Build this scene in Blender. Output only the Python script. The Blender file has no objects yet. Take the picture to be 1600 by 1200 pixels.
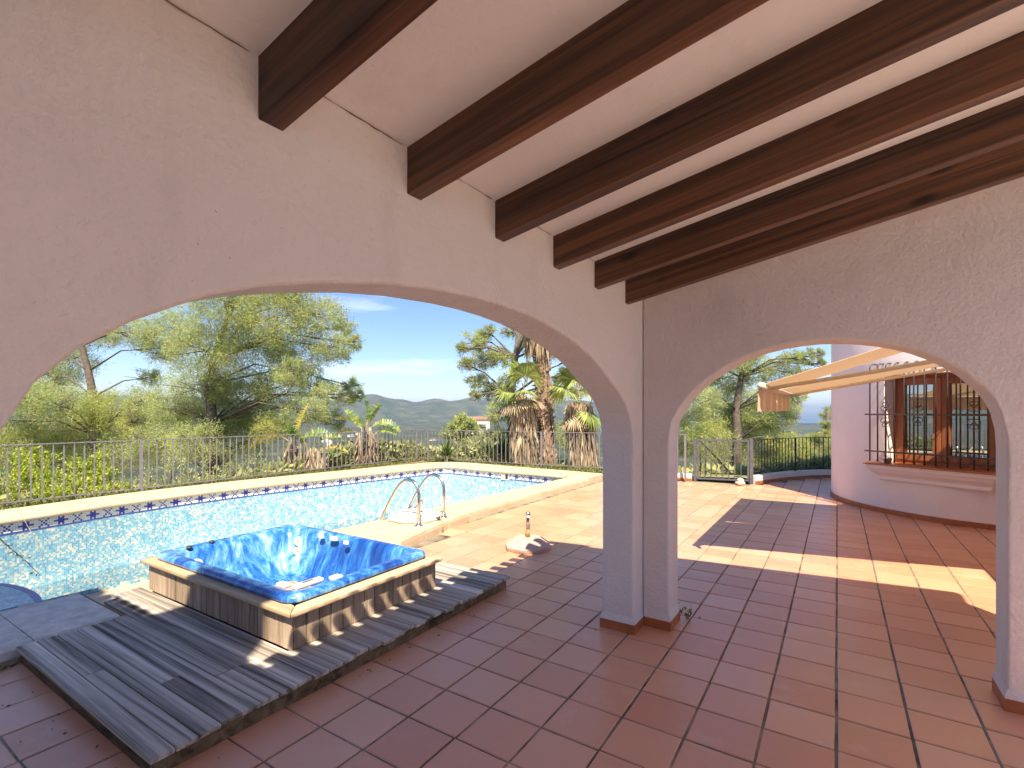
import bpy, bmesh, math, random
import numpy as np
from mathutils import Vector, Matrix

random.seed(7)
RNG = np.random.default_rng(11)
SC = bpy.context.scene
COL = SC.collection
R = math.radians

# ------------------------------------------------------------------ camera
F_PX, HOR, YAW, EYE = 786.602, 639.58, 0.573785, 1.59817
cam_d = bpy.data.cameras.new('camera')
cam = bpy.data.objects.new('camera', cam_d)
COL.objects.link(cam)
cam.location = (0, 0, EYE)
cam.rotation_euler = (math.pi / 2, 0, YAW)
cam_d.sensor_width = 36
cam_d.lens = F_PX / 1600 * 36
cam_d.shift_y = (HOR - 600) / 1600
cam_d.clip_start = 0.05
cam_d.clip_end = 60000
SC.camera = cam

# ------------------------------------------------------------------ sky and sun
SUN_K = Vector((-1.0, 1.244, -2.222)).normalized()      # the way the light travels
sun_el = math.asin(-SUN_K.z)
sun_az = math.atan2(-SUN_K.x, -SUN_K.y)                  # clockwise from +Y
world = bpy.data.worlds.new('World')
SC.world = world
world.use_nodes = True
wn, wl = world.node_tree.nodes, world.node_tree.links
wn.clear()
sky = wn.new('ShaderNodeTexSky')
sky.sky_type = 'NISHITA'
sky.sun_disc = False
sky.sun_elevation = sun_el
sky.sun_rotation = sun_az
sky.altitude = 150
sky.air_density = 1.0
sky.dust_density = 0.1
sky.ozone_density = 3.0
geo = wn.new('ShaderNodeTexCoord')
mp = wn.new('ShaderNodeMapping')
mp.inputs['Scale'].default_value = (1.6, 1.6, 13.0)
mp.inputs['Location'].default_value = (0.35, 0.1, 0.3)
cn = wn.new('ShaderNodeTexNoise')
cn.inputs['Scale'].default_value = 1.7
cn.inputs['Detail'].default_value = 5
cn.inputs['Roughness'].default_value = 0.5
cr = wn.new('ShaderNodeValToRGB')
cr.color_ramp.elements[0].position = 0.57
cr.color_ramp.elements[1].position = 0.78
cr.color_ramp.elements[0].color = (0, 0, 0, 1)
cr.color_ramp.elements[1].color = (0.5, 0.5, 0.5, 1)
cmix = wn.new('ShaderNodeMixRGB')
cmix.inputs[2].default_value = (9.5, 9.3, 9.6, 1)
bg = wn.new('ShaderNodeBackground')
bg.inputs['Strength'].default_value = 0.047
wo = wn.new('ShaderNodeOutputWorld')
wl.new(geo.outputs['Generated'], mp.inputs['Vector'])
wl.new(mp.outputs['Vector'], cn.inputs['Vector'])
wl.new(cn.outputs['Fac'], cr.inputs['Fac'])
wl.new(cr.outputs['Color'], cmix.inputs[0])
tint = wn.new('ShaderNodeMixRGB')
tint.blend_type = 'MULTIPLY'
tint.inputs[0].default_value = 1.0
tint.inputs[2].default_value = (0.66, 0.71, 0.88, 1)
wl.new(sky.outputs['Color'], tint.inputs[1])
wl.new(tint.outputs['Color'], cmix.inputs[1])
wl.new(cmix.outputs['Color'], bg.inputs['Color'])
wl.new(bg.outputs['Background'], wo.inputs['Surface'])

sun_d = bpy.data.lights.new('sun', 'SUN')
sun_d.energy = 2.6
sun_d.angle = R(0.53)
sun_d.color = (1.0, 0.86, 0.66)
sun_o = bpy.data.objects.new('sun', sun_d)
COL.objects.link(sun_o)
sun_o.rotation_euler = SUN_K.to_track_quat('-Z', 'Y').to_euler()
sun_o.location = (10, -12, 25)

SC.view_settings.view_transform = 'Standard'
SC.view_settings.look = 'None'
SC.view_settings.gamma = 1
SC.view_settings.use_curve_mapping = False
SC.view_settings.exposure = 2.2
SC.render.engine = 'CYCLES'
SC.cycles.max_bounces = 10
SC.cycles.diffuse_bounces = 6
SC.cycles.transparent_max_bounces = 12

# ------------------------------------------------------------------ helpers
CY, SY = math.cos(YAW), math.sin(YAW)


def at(x, y, d):
    """world point at depth d (metres along the view axis) in the direction of a photograph pixel"""
    a, b = (x - 800) / F_PX, -(y - HOR) / F_PX
    return Vector(((-SY + a * CY) * d, (CY + a * SY) * d, EYE + b * d))


def tag(o, label=None, cat=None, group=None, kind=None):
    if label: o['label'] = label
    if cat: o['category'] = cat
    if group: o['group'] = group
    if kind: o['kind'] = kind
    return o


def empty(name, loc=(0, 0, 0), rz=0.0):
    o = bpy.data.objects.new(name, None)
    o.empty_display_size = 0.1
    COL.objects.link(o)
    o.location = loc
    o.rotation_euler = (0, 0, rz)
    return o


def link_mesh(name, me, mat=None, parent=None):
    o = bpy.data.objects.new(name, me)
    COL.objects.link(o)
    if mat is not None and len(me.materials) == 0:
        for m in (mat if isinstance(mat, (list, tuple)) else [mat]):
            me.materials.append(m)
    if parent is not None:
        o.parent = parent
    return o


class MB:
    def __init__(s):
        s.v, s.f, s.mi, s.uv = [], [], [], None

    def add(s, vs, fs, mi=0):
        b = len(s.v)
        s.v.extend([tuple(p) for p in vs])
        s.f.extend([tuple(b + i for i in f) for f in fs])
        s.mi.extend([mi] * len(fs))

    def box(s, x0, x1, y0, y1, z0, z1, mi=0):
        s.hexa([(x0, y0, z0), (x1, y0, z0), (x1, y1, z0), (x0, y1, z0), (x0, y0, z1), (x1, y0, z1), (x1, y1, z1), (x0, y1, z1)], mi)

    def hexa(s, p, mi=0):
        s.add(p, [(0, 3, 2, 1), (4, 5, 6, 7), (0, 1, 5, 4), (1, 2, 6, 5), (2, 3, 7, 6), (3, 0, 4, 7)], mi)

    def tube(s, pts, rad, n=8, mi=0, cap=True):
        pts = [Vector(p) for p in pts]
        if not isinstance(rad, (list, tuple)): rad = [rad] * len(pts)
        rings = []
        up = None
        for i, p in enumerate(pts):
            if i == 0: t = pts[1] - p
            elif i == len(pts) - 1: t = p - pts[i - 1]
            else: t = (pts[i + 1] - p).normalized() + (p - pts[i - 1]).normalized()
            t.normalize()
            if up is None:
                up = Vector((0, 0, 1)) if abs(t.z) < 0.9 else Vector((1, 0, 0))
            a = (up - t * up.dot(t))
            if a.length < 1e-4: a = t.orthogonal()
            a.normalize()
            up = a
            b = t.cross(a)
            rings.append([p + (a * math.cos(2 * math.pi * k / n) + b * math.sin(2 * math.pi * k / n)) * rad[i] for k in range(n)])
        vs = [q for r in rings for q in r]
        fs = []
        for i in range(len(pts) - 1):
            for k in range(n):
                k2 = (k + 1) % n
                fs.append((i * n + k, i * n + k2, (i + 1) * n + k2, (i + 1) * n + k))
        if cap:
            fs.append(tuple(range(n))[::-1])
            fs.append(tuple((len(pts) - 1) * n + k for k in range(n)))
        s.add(vs, fs, mi)

    def lathe(s, prof, c=(0, 0, 0), n=24, mi=0, cap=True):
        vs, fs = [], []
        for (r, z) in prof:
            for k in range(n):
                a = 2 * math.pi * k / n
                vs.append((c[0] + r * math.cos(a), c[1] + r * math.sin(a), c[2] + z))
        for i in range(len(prof) - 1):
            for k in range(n):
                k2 = (k + 1) % n
                fs.append((i * n + k, i * n + k2, (i + 1) * n + k2, (i + 1) * n + k))
        if cap:
            fs.append(tuple(range(n))[::-1])
            fs.append(tuple((len(prof) - 1) * n + k for k in range(n)))
        s.add(vs, fs, mi)

    def mesh(s, name, smooth=False):
        me = bpy.data.meshes.new(name)
        me.from_pydata(s.v, [], s.f)
        if any(s.mi):
            me.polygons.foreach_set('material_index', s.mi)
        if smooth:
            me.polygons.foreach_set('use_smooth', [True] * len(me.polygons))
        me.update()
        return me

    def build(s, name, mat, parent=None, smooth=False, bevel=None, seg=2, fix=False):
        me = s.mesh(name, smooth)
        if fix or bevel:
            bm = bmesh.new()
            bm.from_mesh(me)
            bmesh.ops.remove_doubles(bm, verts=bm.verts, dist=1e-5)
            bmesh.ops.recalc_face_normals(bm, faces=bm.faces)
            bm.to_mesh(me)
            bm.free()
        o = link_mesh(name, me, mat, parent)
        if bevel:
            md = o.modifiers.new('soft edges', 'BEVEL')
            md.width = bevel
            md.segments = seg
            md.limit_method = 'ANGLE'
            md.angle_limit = R(40)
        return o


def tri_mesh(name, tris, mat, parent=None, quads=False):
    """tris: (n, k, 3) array of loose faces"""
    n, k = tris.shape[0], tris.shape[1]
    me = bpy.data.meshes.new(name)
    me.vertices.add(n * k)
    me.vertices.foreach_set('co', tris.reshape(-1).astype(np.float32))
    me.loops.add(n * k)
    me.loops.foreach_set('vertex_index', np.arange(n * k, dtype=np.int32))
    me.polygons.add(n)
    me.polygons.foreach_set('loop_start', np.arange(0, n * k, k, dtype=np.int32))
    me.polygons.foreach_set('loop_total', np.full(n, k, dtype=np.int32))
    me.update(calc_edges=True)
    return link_mesh(name, me, mat, parent)


# ------------------------------------------------------------------ materials
def nmat(name):
    m = bpy.data.materials.new(name)
    m.use_nodes = True
    nt = m.node_tree
    p = nt.nodes['Principled BSDF']
    return m, nt, p


def N(nt, typ, **kw):
    n = nt.nodes.new(typ)
    for k, v in kw.items():
        if k in n.inputs: n.inputs[k].default_value = v
        else: setattr(n, k, v)
    return n


def ramp(nt, fac, stops):
    r = nt.nodes.new('ShaderNodeValToRGB')
    e = r.color_ramp.elements
    while len(e) < len(stops): e.new(0.5)
    for i, (p, c) in enumerate(stops):
        e[i].position = p
        e[i].color = (c[0], c[1], c[2], 1) if not isinstance(c, (int, float)) else (c, c, c, 1)
    nt.links.new(fac, r.inputs['Fac'])
    return r.outputs['Color']


def coords(nt, scale=(1, 1, 1), rot=(0, 0, 0), kind='Object'):
    t = nt.nodes.new('ShaderNodeTexCoord')
    m = nt.nodes.new('ShaderNodeMapping')
    m.inputs['Scale'].default_value = scale
    m.inputs['Rotation'].default_value = rot
    nt.links.new(t.outputs[kind], m.inputs['Vector'])
    return m.outputs['Vector']


def worldpos(nt, scale=(1, 1, 1)):
    t = nt.nodes.new('ShaderNodeNewGeometry')
    m = nt.nodes.new('ShaderNodeMapping')
    m.inputs['Scale'].default_value = scale
    nt.links.new(t.outputs['Position'], m.inputs['Vector'])
    return m.outputs['Vector']


def noise(nt, vec, scale, detail=4, rough=0.55, dist=0.0):
    n = N(nt, 'ShaderNodeTexNoise')
    n.inputs['Scale'].default_value = scale
    n.inputs['Detail'].default_value = detail
    n.inputs['Roughness'].default_value = rough
    n.inputs['Distortion'].default_value = dist
    nt.links.new(vec, n.inputs['Vector'])
    return n.outputs['Fac']


def mixc(nt, fac, a, b, mode='MIX'):
    m = nt.nodes.new('ShaderNodeMixRGB')
    m.blend_type = mode
    for i, v in enumerate((fac, a, b)):
        if isinstance(v, (int, float)): m.inputs[i].default_value = v if i == 0 else (v, v, v, 1)
        elif isinstance(v, tuple): m.inputs[i].default_value = (v[0], v[1], v[2], 1)
        else: nt.links.new(v, m.inputs[i])
    return m.outputs['Color']


def mth(nt, op, a, b=None, c=None):
    m = nt.nodes.new('ShaderNodeMath')
    m.operation = op
    for i, v in enumerate((a, b, c)):
        if v is None: continue
        if isinstance(v, (int, float)): m.inputs[i].default_value = v
        else: nt.links.new(v, m.inputs[i])
    return m.outputs[0]


def bump(nt, p, height, strength=0.3, dist=0.01):
    b = nt.nodes.new('ShaderNodeBump')
    b.inputs['Strength'].default_value = strength
    b.inputs['Distance'].default_value = dist
    nt.links.new(height, b.inputs['Height'])
    nt.links.new(b.outputs['Normal'], p.inputs['Normal'])


def simple(name, col, rough=0.6, metal=0.0, var=0.25, scale=12, bmp=0.0, rough2=None):
    m, nt, p = nmat(name)
    v = worldpos(nt)
    f = noise(nt, v, scale, 5)
    a = tuple(c * (1 - var) for c in col)
    b = tuple(min(1, c * (1 + var)) for c in col)
    nt.links.new(ramp(nt, f, [(0.3, a), (0.7, b)]), p.inputs['Base Color'])
    p.inputs['Roughness'].default_value = rough
    p.inputs['Metallic'].default_value = metal
    if bmp:
        bump(nt, p, noise(nt, v, scale * 6, 4), bmp, 0.01)
    return m


def plaster(name, col, coarse=1.0, streak=True):
    m, nt, p = nmat(name)
    v = worldpos(nt)
    f = noise(nt, v, 1.3, 5, 0.6)
    a = tuple(c * 0.93 for c in col)
    base = ramp(nt, f, [(0.3, a), (0.7, col)])
    # small dark pits and stains
    st = noise(nt, worldpos(nt, (1, 1, 0.35)), 3.2, 6, 0.65)
    base = mixc(nt, ramp(nt, st, [(0.56, 0.0), (0.78, 0.42)]), base, (col[0] * 0.72, col[1] * 0.7, col[2] * 0.68))
    pit = noise(nt, v, 60, 2, 0.5)
    base = mixc(nt, ramp(nt, pit, [(0.755, 0.0), (0.79, 0.6)]), base, (col[0] * 0.35, col[1] * 0.33, col[2] * 0.3))
    nt.links.new(base, p.inputs['Base Color'])
    p.inputs['Roughness'].default_value = 0.85
    p.inputs['Specular IOR Level'].default_value = 0.25
    h1 = noise(nt, v, 42, 6, 0.62)
    if streak:
        # trowel sweeps: curved bundles of fine ridges in patches
        warp = N(nt, 'ShaderNodeTexNoise')
        warp.inputs['Scale'].default_value = 1.5
        nt.links.new(v, warp.inputs['Vector'])
        wv = mixc(nt, 0.5, v, warp.outputs['Color'], 'ADD')
        wave = nt.nodes.new('ShaderNodeTexWave')
        wave.inputs['Scale'].default_value = 13
        wave.inputs['Distortion'].default_value = 3.0
        wave.inputs['Detail'].default_value = 3
        wave.inputs['Detail Scale'].default_value = 2.0
        wave.bands_direction = 'DIAGONAL'
        nt.links.new(wv, wave.inputs['Vector'])
        mask = ramp(nt, noise(nt, v, 2.1, 2), [(0.54, 0.0), (0.68, 0.8)])
        h2 = mth(nt, 'MULTIPLY', wave.outputs['Fac'], mask)
        lump = noise(nt, v, 7, 3)
        h = mth(nt, 'ADD', mth(nt, 'MULTIPLY', h1, 1.05), mth(nt, 'ADD', mth(nt, 'MULTIPLY', h2, 0.28), mth(nt, 'MULTIPLY', lump, 1.6)))
    else:
        h = h1
    bump(nt, p, h, 0.62 * coarse, 0.012)
    return m


M = {}
M['plaster'] = plaster('porch plaster', (0.71, 0.66, 0.64))
M['ceiling'] = plaster('ceiling plaster', (0.76, 0.765, 0.80), 0.5, False)
M['tower'] = plaster('tower render', (0.84, 0.77, 0.755), 0.4, False)
M['kerbwhite'] = plaster('weathered white render', (0.72, 0.68, 0.62), 0.9, False)


def sloped(nt, scale):
    g = nt.nodes.new('ShaderNodeNewGeometry')
    sp = nt.nodes.new('ShaderNodeSeparateXYZ')
    nt.links.new(g.outputs['Position'], sp.inputs[0])
    cb = nt.nodes.new('ShaderNodeCombineXYZ')
    nt.links.new(sp.outputs[0], cb.inputs[0])
    nt.links.new(sp.outputs[1], cb.inputs[1])
    nt.links.new(mth(nt, 'SUBTRACT', sp.outputs[2], mth(nt, 'MULTIPLY', sp.outputs[0], 0.2)), cb.inputs[2])
    m = nt.nodes.new('ShaderNodeMapping')
    m.inputs['Scale'].default_value = scale
    nt.links.new(cb.outputs[0], m.inputs['Vector'])
    return m.outputs['Vector']


def wood(name, dark, light, axis=0, grain=30, rough=0.5, knots=True, spec=0.4, stretch=0.035):
    m, nt, p = nmat(name)
    sc = [1, 1, 1]
    sc[axis] = stretch
    v = sloped(nt, tuple(sc)) if knots else worldpos(nt, tuple(sc))
    oi = nt.nodes.new('ShaderNodeObjectInfo')
    va = nt.nodes.new('ShaderNodeVectorMath')
    va.operation = 'ADD'
    rv = nt.nodes.new('ShaderNodeCombineXYZ')
    r10 = mth(nt, 'MULTIPLY', oi.outputs['Random'], 17.0)
    for k in range(3): nt.links.new(r10, rv.inputs[k])
    nt.links.new(v, va.inputs[0])
    nt.links.new(rv.outputs[0], va.inputs[1])
    vec = va.outputs[0]
    g = noise(nt, vec, grain, 6, 0.65, 0.6)
    g2 = noise(nt, vec, grain * 0.25, 3, 0.5, 1.0)
    mm = mixc(nt, 0.4, g, g2)
    c = ramp(nt, mm, [(0.36, dark), (0.5, tuple((a + b) / 2 for a, b in zip(dark, light))), (0.64, light)])
    tone = mth(nt, 'ADD', mth(nt, 'MULTIPLY', oi.outputs['Random'], 0.5), 0.75)
    tc = nt.nodes.new('ShaderNodeCombineXYZ')
    for k in range(3): nt.links.new(tone, tc.inputs[k])
    c = mixc(nt, 1.0, c, tc.outputs[0], 'MULTIPLY')
    if knots:
        sk = [3.2, 3.2, 3.2]
        sk[axis] = 1.2
        vo = nt.nodes.new('ShaderNodeTexVoronoi')
        vo.inputs['Scale'].default_value = 1.9
        kv = sloped(nt, tuple(sk)) if axis == 0 else worldpos(nt, tuple(sk))
        nt.links.new(kv, vo.inputs['Vector'])
        k = ramp(nt, vo.outputs['Distance'], [(0.06, 0.85), (0.17, 0.0)])
        c = mixc(nt, k, c, tuple(x * 0.35 for x in dark))
    nt.links.new(c, p.inputs['Base Color'])
    p.inputs['Roughness'].default_value = rough
    p.inputs['Specular IOR Level'].default_value = spec
    bump(nt, p, g, 0.35, 0.006)
    return m


M['beam'] = wood('dark stained beam', (0.016, 0.007, 0.004), (0.16, 0.07, 0.032), 0, 34, 0.42, True, 0.45, 0.025)
M['deckboard'] = wood('weathered grey deck board', (0.055, 0.046, 0.040), (0.68, 0.60, 0.51), 0, 26, 0.8, False, 0.25, 0.02)
M['deckedge'] = wood('mossy deck edge', (0.04, 0.028, 0.016), (0.24, 0.17, 0.10), 0, 18, 0.9, False, 0.2, 0.2)
M['plank'] = wood('weathered cabinet plank', (0.20, 0.14, 0.095), (0.46, 0.36, 0.27), 2, 40, 0.75, False, 0.25, 0.06)
M['rail'] = wood('tub rail wood', (0.40, 0.28, 0.16), (0.60, 0.45, 0.28), 0, 24, 0.55, False, 0.35, 0.15)
M['frame'] = wood('varnished window wood', (0.16, 0.05, 0.018), (0.36, 0.13, 0.05), 2, 22, 0.4, False, 0.4, 0.05)

# terracotta tile: every tile its own tone
PX, PY = 0.31185, 0.3
OX, OY = -0.93992, 3.10734


def tile_mat():
    m, nt, p = nmat('terracotta floor tile')
    g = nt.nodes.new('ShaderNodeNewGeometry')
    sep = nt.nodes.new('ShaderNodeSeparateXYZ')
    nt.links.new(g.outputs['Position'], sep.inputs[0])
    cx = mth(nt, 'FLOOR', mth(nt, 'DIVIDE', mth(nt, 'SUBTRACT', sep.outputs[0], OX), PX))
    cy = mth(nt, 'FLOOR', mth(nt, 'DIVIDE', mth(nt, 'SUBTRACT', sep.outputs[1], OY), PY))
    cc = nt.nodes.new('ShaderNodeCombineXYZ')
    nt.links.new(cx, cc.inputs[0])
    nt.links.new(cy, cc.inputs[1])
    wnz = nt.nodes.new('ShaderNodeTexWhiteNoise')
    wnz.noise_dimensions = '2D'
    nt.links.new(cc.outputs[0], wnz.inputs['Vector'])
    c = ramp(nt, wnz.outputs['Value'], [(0.0, (0.57, 0.25, 0.14)), (0.35, (0.63, 0.29, 0.165)), (0.7, (0.66, 0.325, 0.19)), (1.0, (0.69, 0.365, 0.225))])
    v = worldpos(nt)
    n1 = noise(nt, v, 5.5, 5, 0.6)
    c = mixc(nt, ramp(nt, n1, [(0.35, 0.0), (0.75, 0.35)]), c, (0.62, 0.34, 0.22))
    n2 = noise(nt, v, 2.2, 6, 0.7)
    c = mixc(nt, ramp(nt, n2, [(0.54, 0.0), (0.72, 0.5)]), c, (0.68, 0.45, 0.33))
    n3 = noise(nt, v, 90, 2)
    c = mixc(nt, ramp(nt, n3, [(0.70, 0.0), (0.8, 0.25)]), c, (0.3, 0.13, 0.09))
    nt.links.new(c, p.inputs['Base Color'])
    nt.links.new(ramp(nt, n1, [(0.3, 0.30), (0.7, 0.42)]), p.inputs['Roughness'])
    p.inputs['Coat Weight'].default_value = 0.22
    p.inputs['Coat Roughness'].default_value = 0.32
    p.inputs['Specular IOR Level'].default_value = 0.5
    bump(nt, p, noise(nt, v, 25, 4), 0.08, 0.004)
    return m


M['tile'] = tile_mat()
M['grout'] = simple('dirty grout', (0.20, 0.165, 0.125), 0.95, 0, 0.75, 5, 0.5)
M['skirting'] = simple('glazed terracotta skirting', (0.36, 0.115, 0.04), 0.4, 0, 0.2, 14)


def stone(name, c1, c2, dirt=(0.25, 0.2, 0.15), sc=6):
    m, nt, p = nmat(name)
    v = worldpos(nt)
    f = noise(nt, v, sc, 6, 0.6)
    c = ramp(nt, f, [(0.3, c1), (0.7, c2)])
    d = noise(nt, v, sc * 0.4, 5, 0.65)
    c = mixc(nt, ramp(nt, d, [(0.58, 0.0), (0.78, 0.45)]), c, dirt)
    s = noise(nt, v, sc * 9, 3, 0.7)
    c = mixc(nt, ramp(nt, s, [(0.62, 0.0), (0.72, 0.4)]), c, dirt)
    nt.links.new(c, p.inputs['Base Color'])
    p.inputs['Roughness'].default_value = 0.85
    bump(nt, p, mth(nt, 'ADD', noise(nt, v, sc * 12, 5, 0.7), f), 0.6, 0.008)
    return m


M['coping'] = stone('sandstone coping', (0.48, 0.375, 0.25), (0.57, 0.46, 0.32), (0.33, 0.25, 0.16), 3)
M['copingedge'] = stone('rough coping edge', (0.48, 0.42, 0.33), (0.62, 0.55, 0.43), (0.22, 0.19, 0.15), 7)
M['pebble'] = stone('pebble dash slab', (0.50, 0.45, 0.39), (0.72, 0.66, 0.58), (0.24, 0.22, 0.2), 11)
M['concrete'] = stone('weathered concrete', (0.42, 0.30, 0.25), (0.56, 0.43, 0.36), (0.25, 0.18, 0.15), 9)
M['whitecement'] = stone('white cement', (0.66, 0.60, 0.52), (0.78, 0.72, 0.64), (0.45, 0.38, 0.3), 5)


def mosaic(name, cell, wet=False):
    m, nt, p = nmat(name)
    uv = nt.nodes.new('ShaderNodeUVMap')
    sep = nt.nodes.new('ShaderNodeSeparateXYZ')
    nt.links.new(uv.outputs['UV'], sep.inputs[0])
    u = mth(nt, 'DIVIDE', sep.outputs[0], cell)
    w = mth(nt, 'DIVIDE', sep.outputs[1], cell)
    cc = nt.nodes.new('ShaderNodeCombineXYZ')
    nt.links.new(mth(nt, 'FLOOR', u), cc.inputs[0])
    nt.links.new(mth(nt, 'FLOOR', w), cc.inputs[1])
    wnz = nt.nodes.new('ShaderNodeTexWhiteNoise')
    wnz.noise_dimensions = '2D'
    nt.links.new(cc.outputs[0], wnz.inputs['Vector'])
    cl = N(nt, 'ShaderNodeTexNoise')
    cl.inputs['Scale'].default_value = 0.22
    cl.inputs['Detail'].default_value = 1
    nt.links.new(cc.outputs[0], cl.inputs['Vector'])
    f = mth(nt, 'ADD', mth(nt, 'MULTIPLY', wnz.outputs['Value'], 0.8), mth(nt, 'MULTIPLY', mth(nt, 'SUBTRACT', cl.outputs['Fac'], 0.4), 0.9))
    c = ramp(nt, f, [(0.0, (0.085, 0.27, 0.44)), (0.25, (0.12, 0.34, 0.50)), (0.45, (0.17, 0.41, 0.53)), (0.66, (0.27, 0.47, 0.53)), (0.74, (0.54, 0.56, 0.47)), (0.9, (0.60, 0.58, 0.49))])
    fu = mth(nt, 'FRACT', u)
    fw = mth(nt, 'FRACT', w)
    e = 0.1
    line = mth(nt, 'MAXIMUM', mth(nt, 'LESS_THAN', fu, e), mth(nt, 'LESS_THAN', fw, e))
    c = mixc(nt, mth(nt, 'MULTIPLY', line, 0.6), c, (0.45, 0.55, 0.58))
    dn = noise(nt, worldpos(nt), 2.5, 5, 0.6)
    c = mixc(nt, ramp(nt, dn, [(0.58, 0.0), (0.8, 0.35)]), c, (0.62, 0.55, 0.38))
    nt.links.new(c, p.inputs['Base Color'])
    p.inputs['Roughness'].default_value = 0.3
    b = nt.nodes.new('ShaderNodeBump')
    b.inputs['Strength'].default_value = 0.3
    b.inputs['Distance'].default_value = 0.002
    b.invert = True
    nt.links.new(line, b.inputs['Height'])
    nt.links.new(b.outputs['Normal'], p.inputs['Normal'])
    return m


M['mosaic'] = mosaic('blue pool mosaic', 0.0245)
M['mos_white'] = simple('white mosaic', (0.74, 0.72, 0.66), 0.3, 0, 0.15, 40)
M['mos_blue'] = simple('cobalt mosaic', (0.06, 0.055, 0.34), 0.3, 0, 0.3, 40)
M['mos_line'] = simple('navy mosaic', (0.05, 0.09, 0.32), 0.3, 0, 0.3, 40)


def water():
    m, nt, p = nmat('still pool water')
    nt.nodes.remove(p)
    out = nt.nodes['Material Output']
    tr = nt.nodes.new('ShaderNodeBsdfTransparent')
    gl = nt.nodes.new('ShaderNodeBsdfGlossy')
    gl.inputs['Roughness'].default_value = 0.02
    fr = nt.nodes.new('ShaderNodeFresnel')
    fr.inputs['IOR'].default_value = 1.33
    v = worldpos(nt)
    n = noise(nt, v, 1.6, 5, 0.6)
    nt.links.new(ramp(nt, n, [(0.35, (0.36, 0.58, 0.40)), (0.7, (0.58, 0.62, 0.24))]), tr.inputs['Color'])
    b = nt.nodes.new('ShaderNodeBump')
    b.inputs['Strength'].default_value = 0.05
    b.inputs['Distance'].default_value = 0.02
    nt.links.new(noise(nt, v, 6, 2), b.inputs['Height'])
    nt.links.new(b.outputs['Normal'], gl.inputs['Normal'])
    mx = nt.nodes.new('ShaderNodeMixShader')
    nt.links.new(fr.outputs[0], mx.inputs[0])
    nt.links.new(tr.outputs[0], mx.inputs[1])
    nt.links.new(gl.outputs[0], mx.inputs[2])
    nt.links.new(mx.outputs[0], out.inputs['Surface'])
    return m


M['water'] = water()


def acrylic():
    m, nt, p = nmat('marbled blue acrylic')
    v = worldpos(nt)
    wp = N(nt, 'ShaderNodeTexNoise')
    wp.inputs['Scale'].default_value = 0.9
    wp.inputs['Detail'].default_value = 2
    nt.links.new(v, wp.inputs['Vector'])
    vv = mixc(nt, 0.7, v, wp.outputs['Color'], 'ADD')
    mp_ = nt.nodes.new('ShaderNodeMapping')
    mp_.inputs['Scale'].default_value = (9, 9, 1.6)
    mp_.inputs['Rotation'].default_value = (0.75, -0.35, 0.5)
    nt.links.new(vv, mp_.inputs['Vector'])
    f1 = noise(nt, mp_.outputs['Vector'], 1.5, 9, 0.7, 0.15)
    f2 = noise(nt, v, 1.9, 3, 0.5, 0.4)
    f = mth(nt, 'ADD', mth(nt, 'MULTIPLY', f1, 0.62), mth(nt, 'MULTIPLY', f2, 0.5))
    c = ramp(nt, f, [(0.36, (0.006, 0.022, 0.13)), (0.50, (0.012, 0.07, 0.33)), (0.57, (0.03, 0.16, 0.48)), (0.64, (0.11, 0.31, 0.60)), (0.75, (0.50, 0.60, 0.70))])
    nt.links.new(c, p.inputs['Base Color'])
    p.inputs['Roughness'].default_value = 0.2
    p.inputs['Coat Weight'].default_value = 0.2
    return m


M['acrylic'] = acrylic()
M['cream'] = simple('cream plastic', (0.72, 0.66, 0.52), 0.4, 0, 0.08, 20)
M['darkplastic'] = simple('dark plastic', (0.03, 0.03, 0.035), 0.4)
M['steel'] = simple('stainless steel', (0.66, 0.62, 0.58), 0.22, 1.0, 0.1, 8)
M['iron'] = simple('grey painted iron', (0.19, 0.18, 0.20), 0.5, 0.0, 0.25, 20)
M['irongate'] = simple('pale grey painted iron', (0.085, 0.09, 0.105), 0.5, 0.0, 0.3, 14)
M['ironblack'] = simple('black painted iron', (0.022, 0.022, 0.022), 0.5, 0.0, 0.3, 14)
M['irongrille'] = simple('brown black wrought iron', (0.055, 0.042, 0.038), 0.5, 0.0, 0.3, 14)
M['rust'] = simple('rusted pole steel', (0.45, 0.25, 0.09), 0.7, 0.2, 0.5, 30)
M['poleplate'] = simple('galvanised pole', (0.52, 0.50, 0.46), 0.45, 0.5, 0.25, 25)
M['roof'] = simple('clay roof tile', (0.36, 0.17, 0.10), 0.8, 0, 0.35, 6, 0.3)
M['rope'] = simple('grey brown cord', (0.12, 0.095, 0.065), 0.9, 0, 0.3, 30)


def awning_mat():
    m, nt, p = nmat('striped awning cloth')
    g = nt.nodes.new('ShaderNodeNewGeometry')
    sep = nt.nodes.new('ShaderNodeSeparateXYZ')
    nt.links.new(g.outputs['Position'], sep.inputs[0])
    s = mth(nt, 'SINE', mth(nt, 'MULTIPLY', sep.outputs[1], 46.0))
    c = ramp(nt, s, [(0.35, (0.80, 0.66, 0.47)), (0.5, (0.85, 0.79, 0.67))])
    nt.links.new(c, p.inputs['Base Color'])
    p.inputs['Roughness'].default_value = 0.9
    out = nt.nodes['Material Output']
    t = nt.nodes.new('ShaderNodeBsdfTranslucent')
    nt.links.new(c, t.inputs['Color'])
    mx = nt.nodes.new('ShaderNodeMixShader')
    mx.inputs[0].default_value = 0.45
    nt.links.new(p.outputs[0], mx.inputs[1])
    nt.links.new(t.outputs[0], mx.inputs[2])
    nt.links.new(mx.outputs[0], out.inputs['Surface'])
    return m


M['awning'] = awning_mat()


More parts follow.
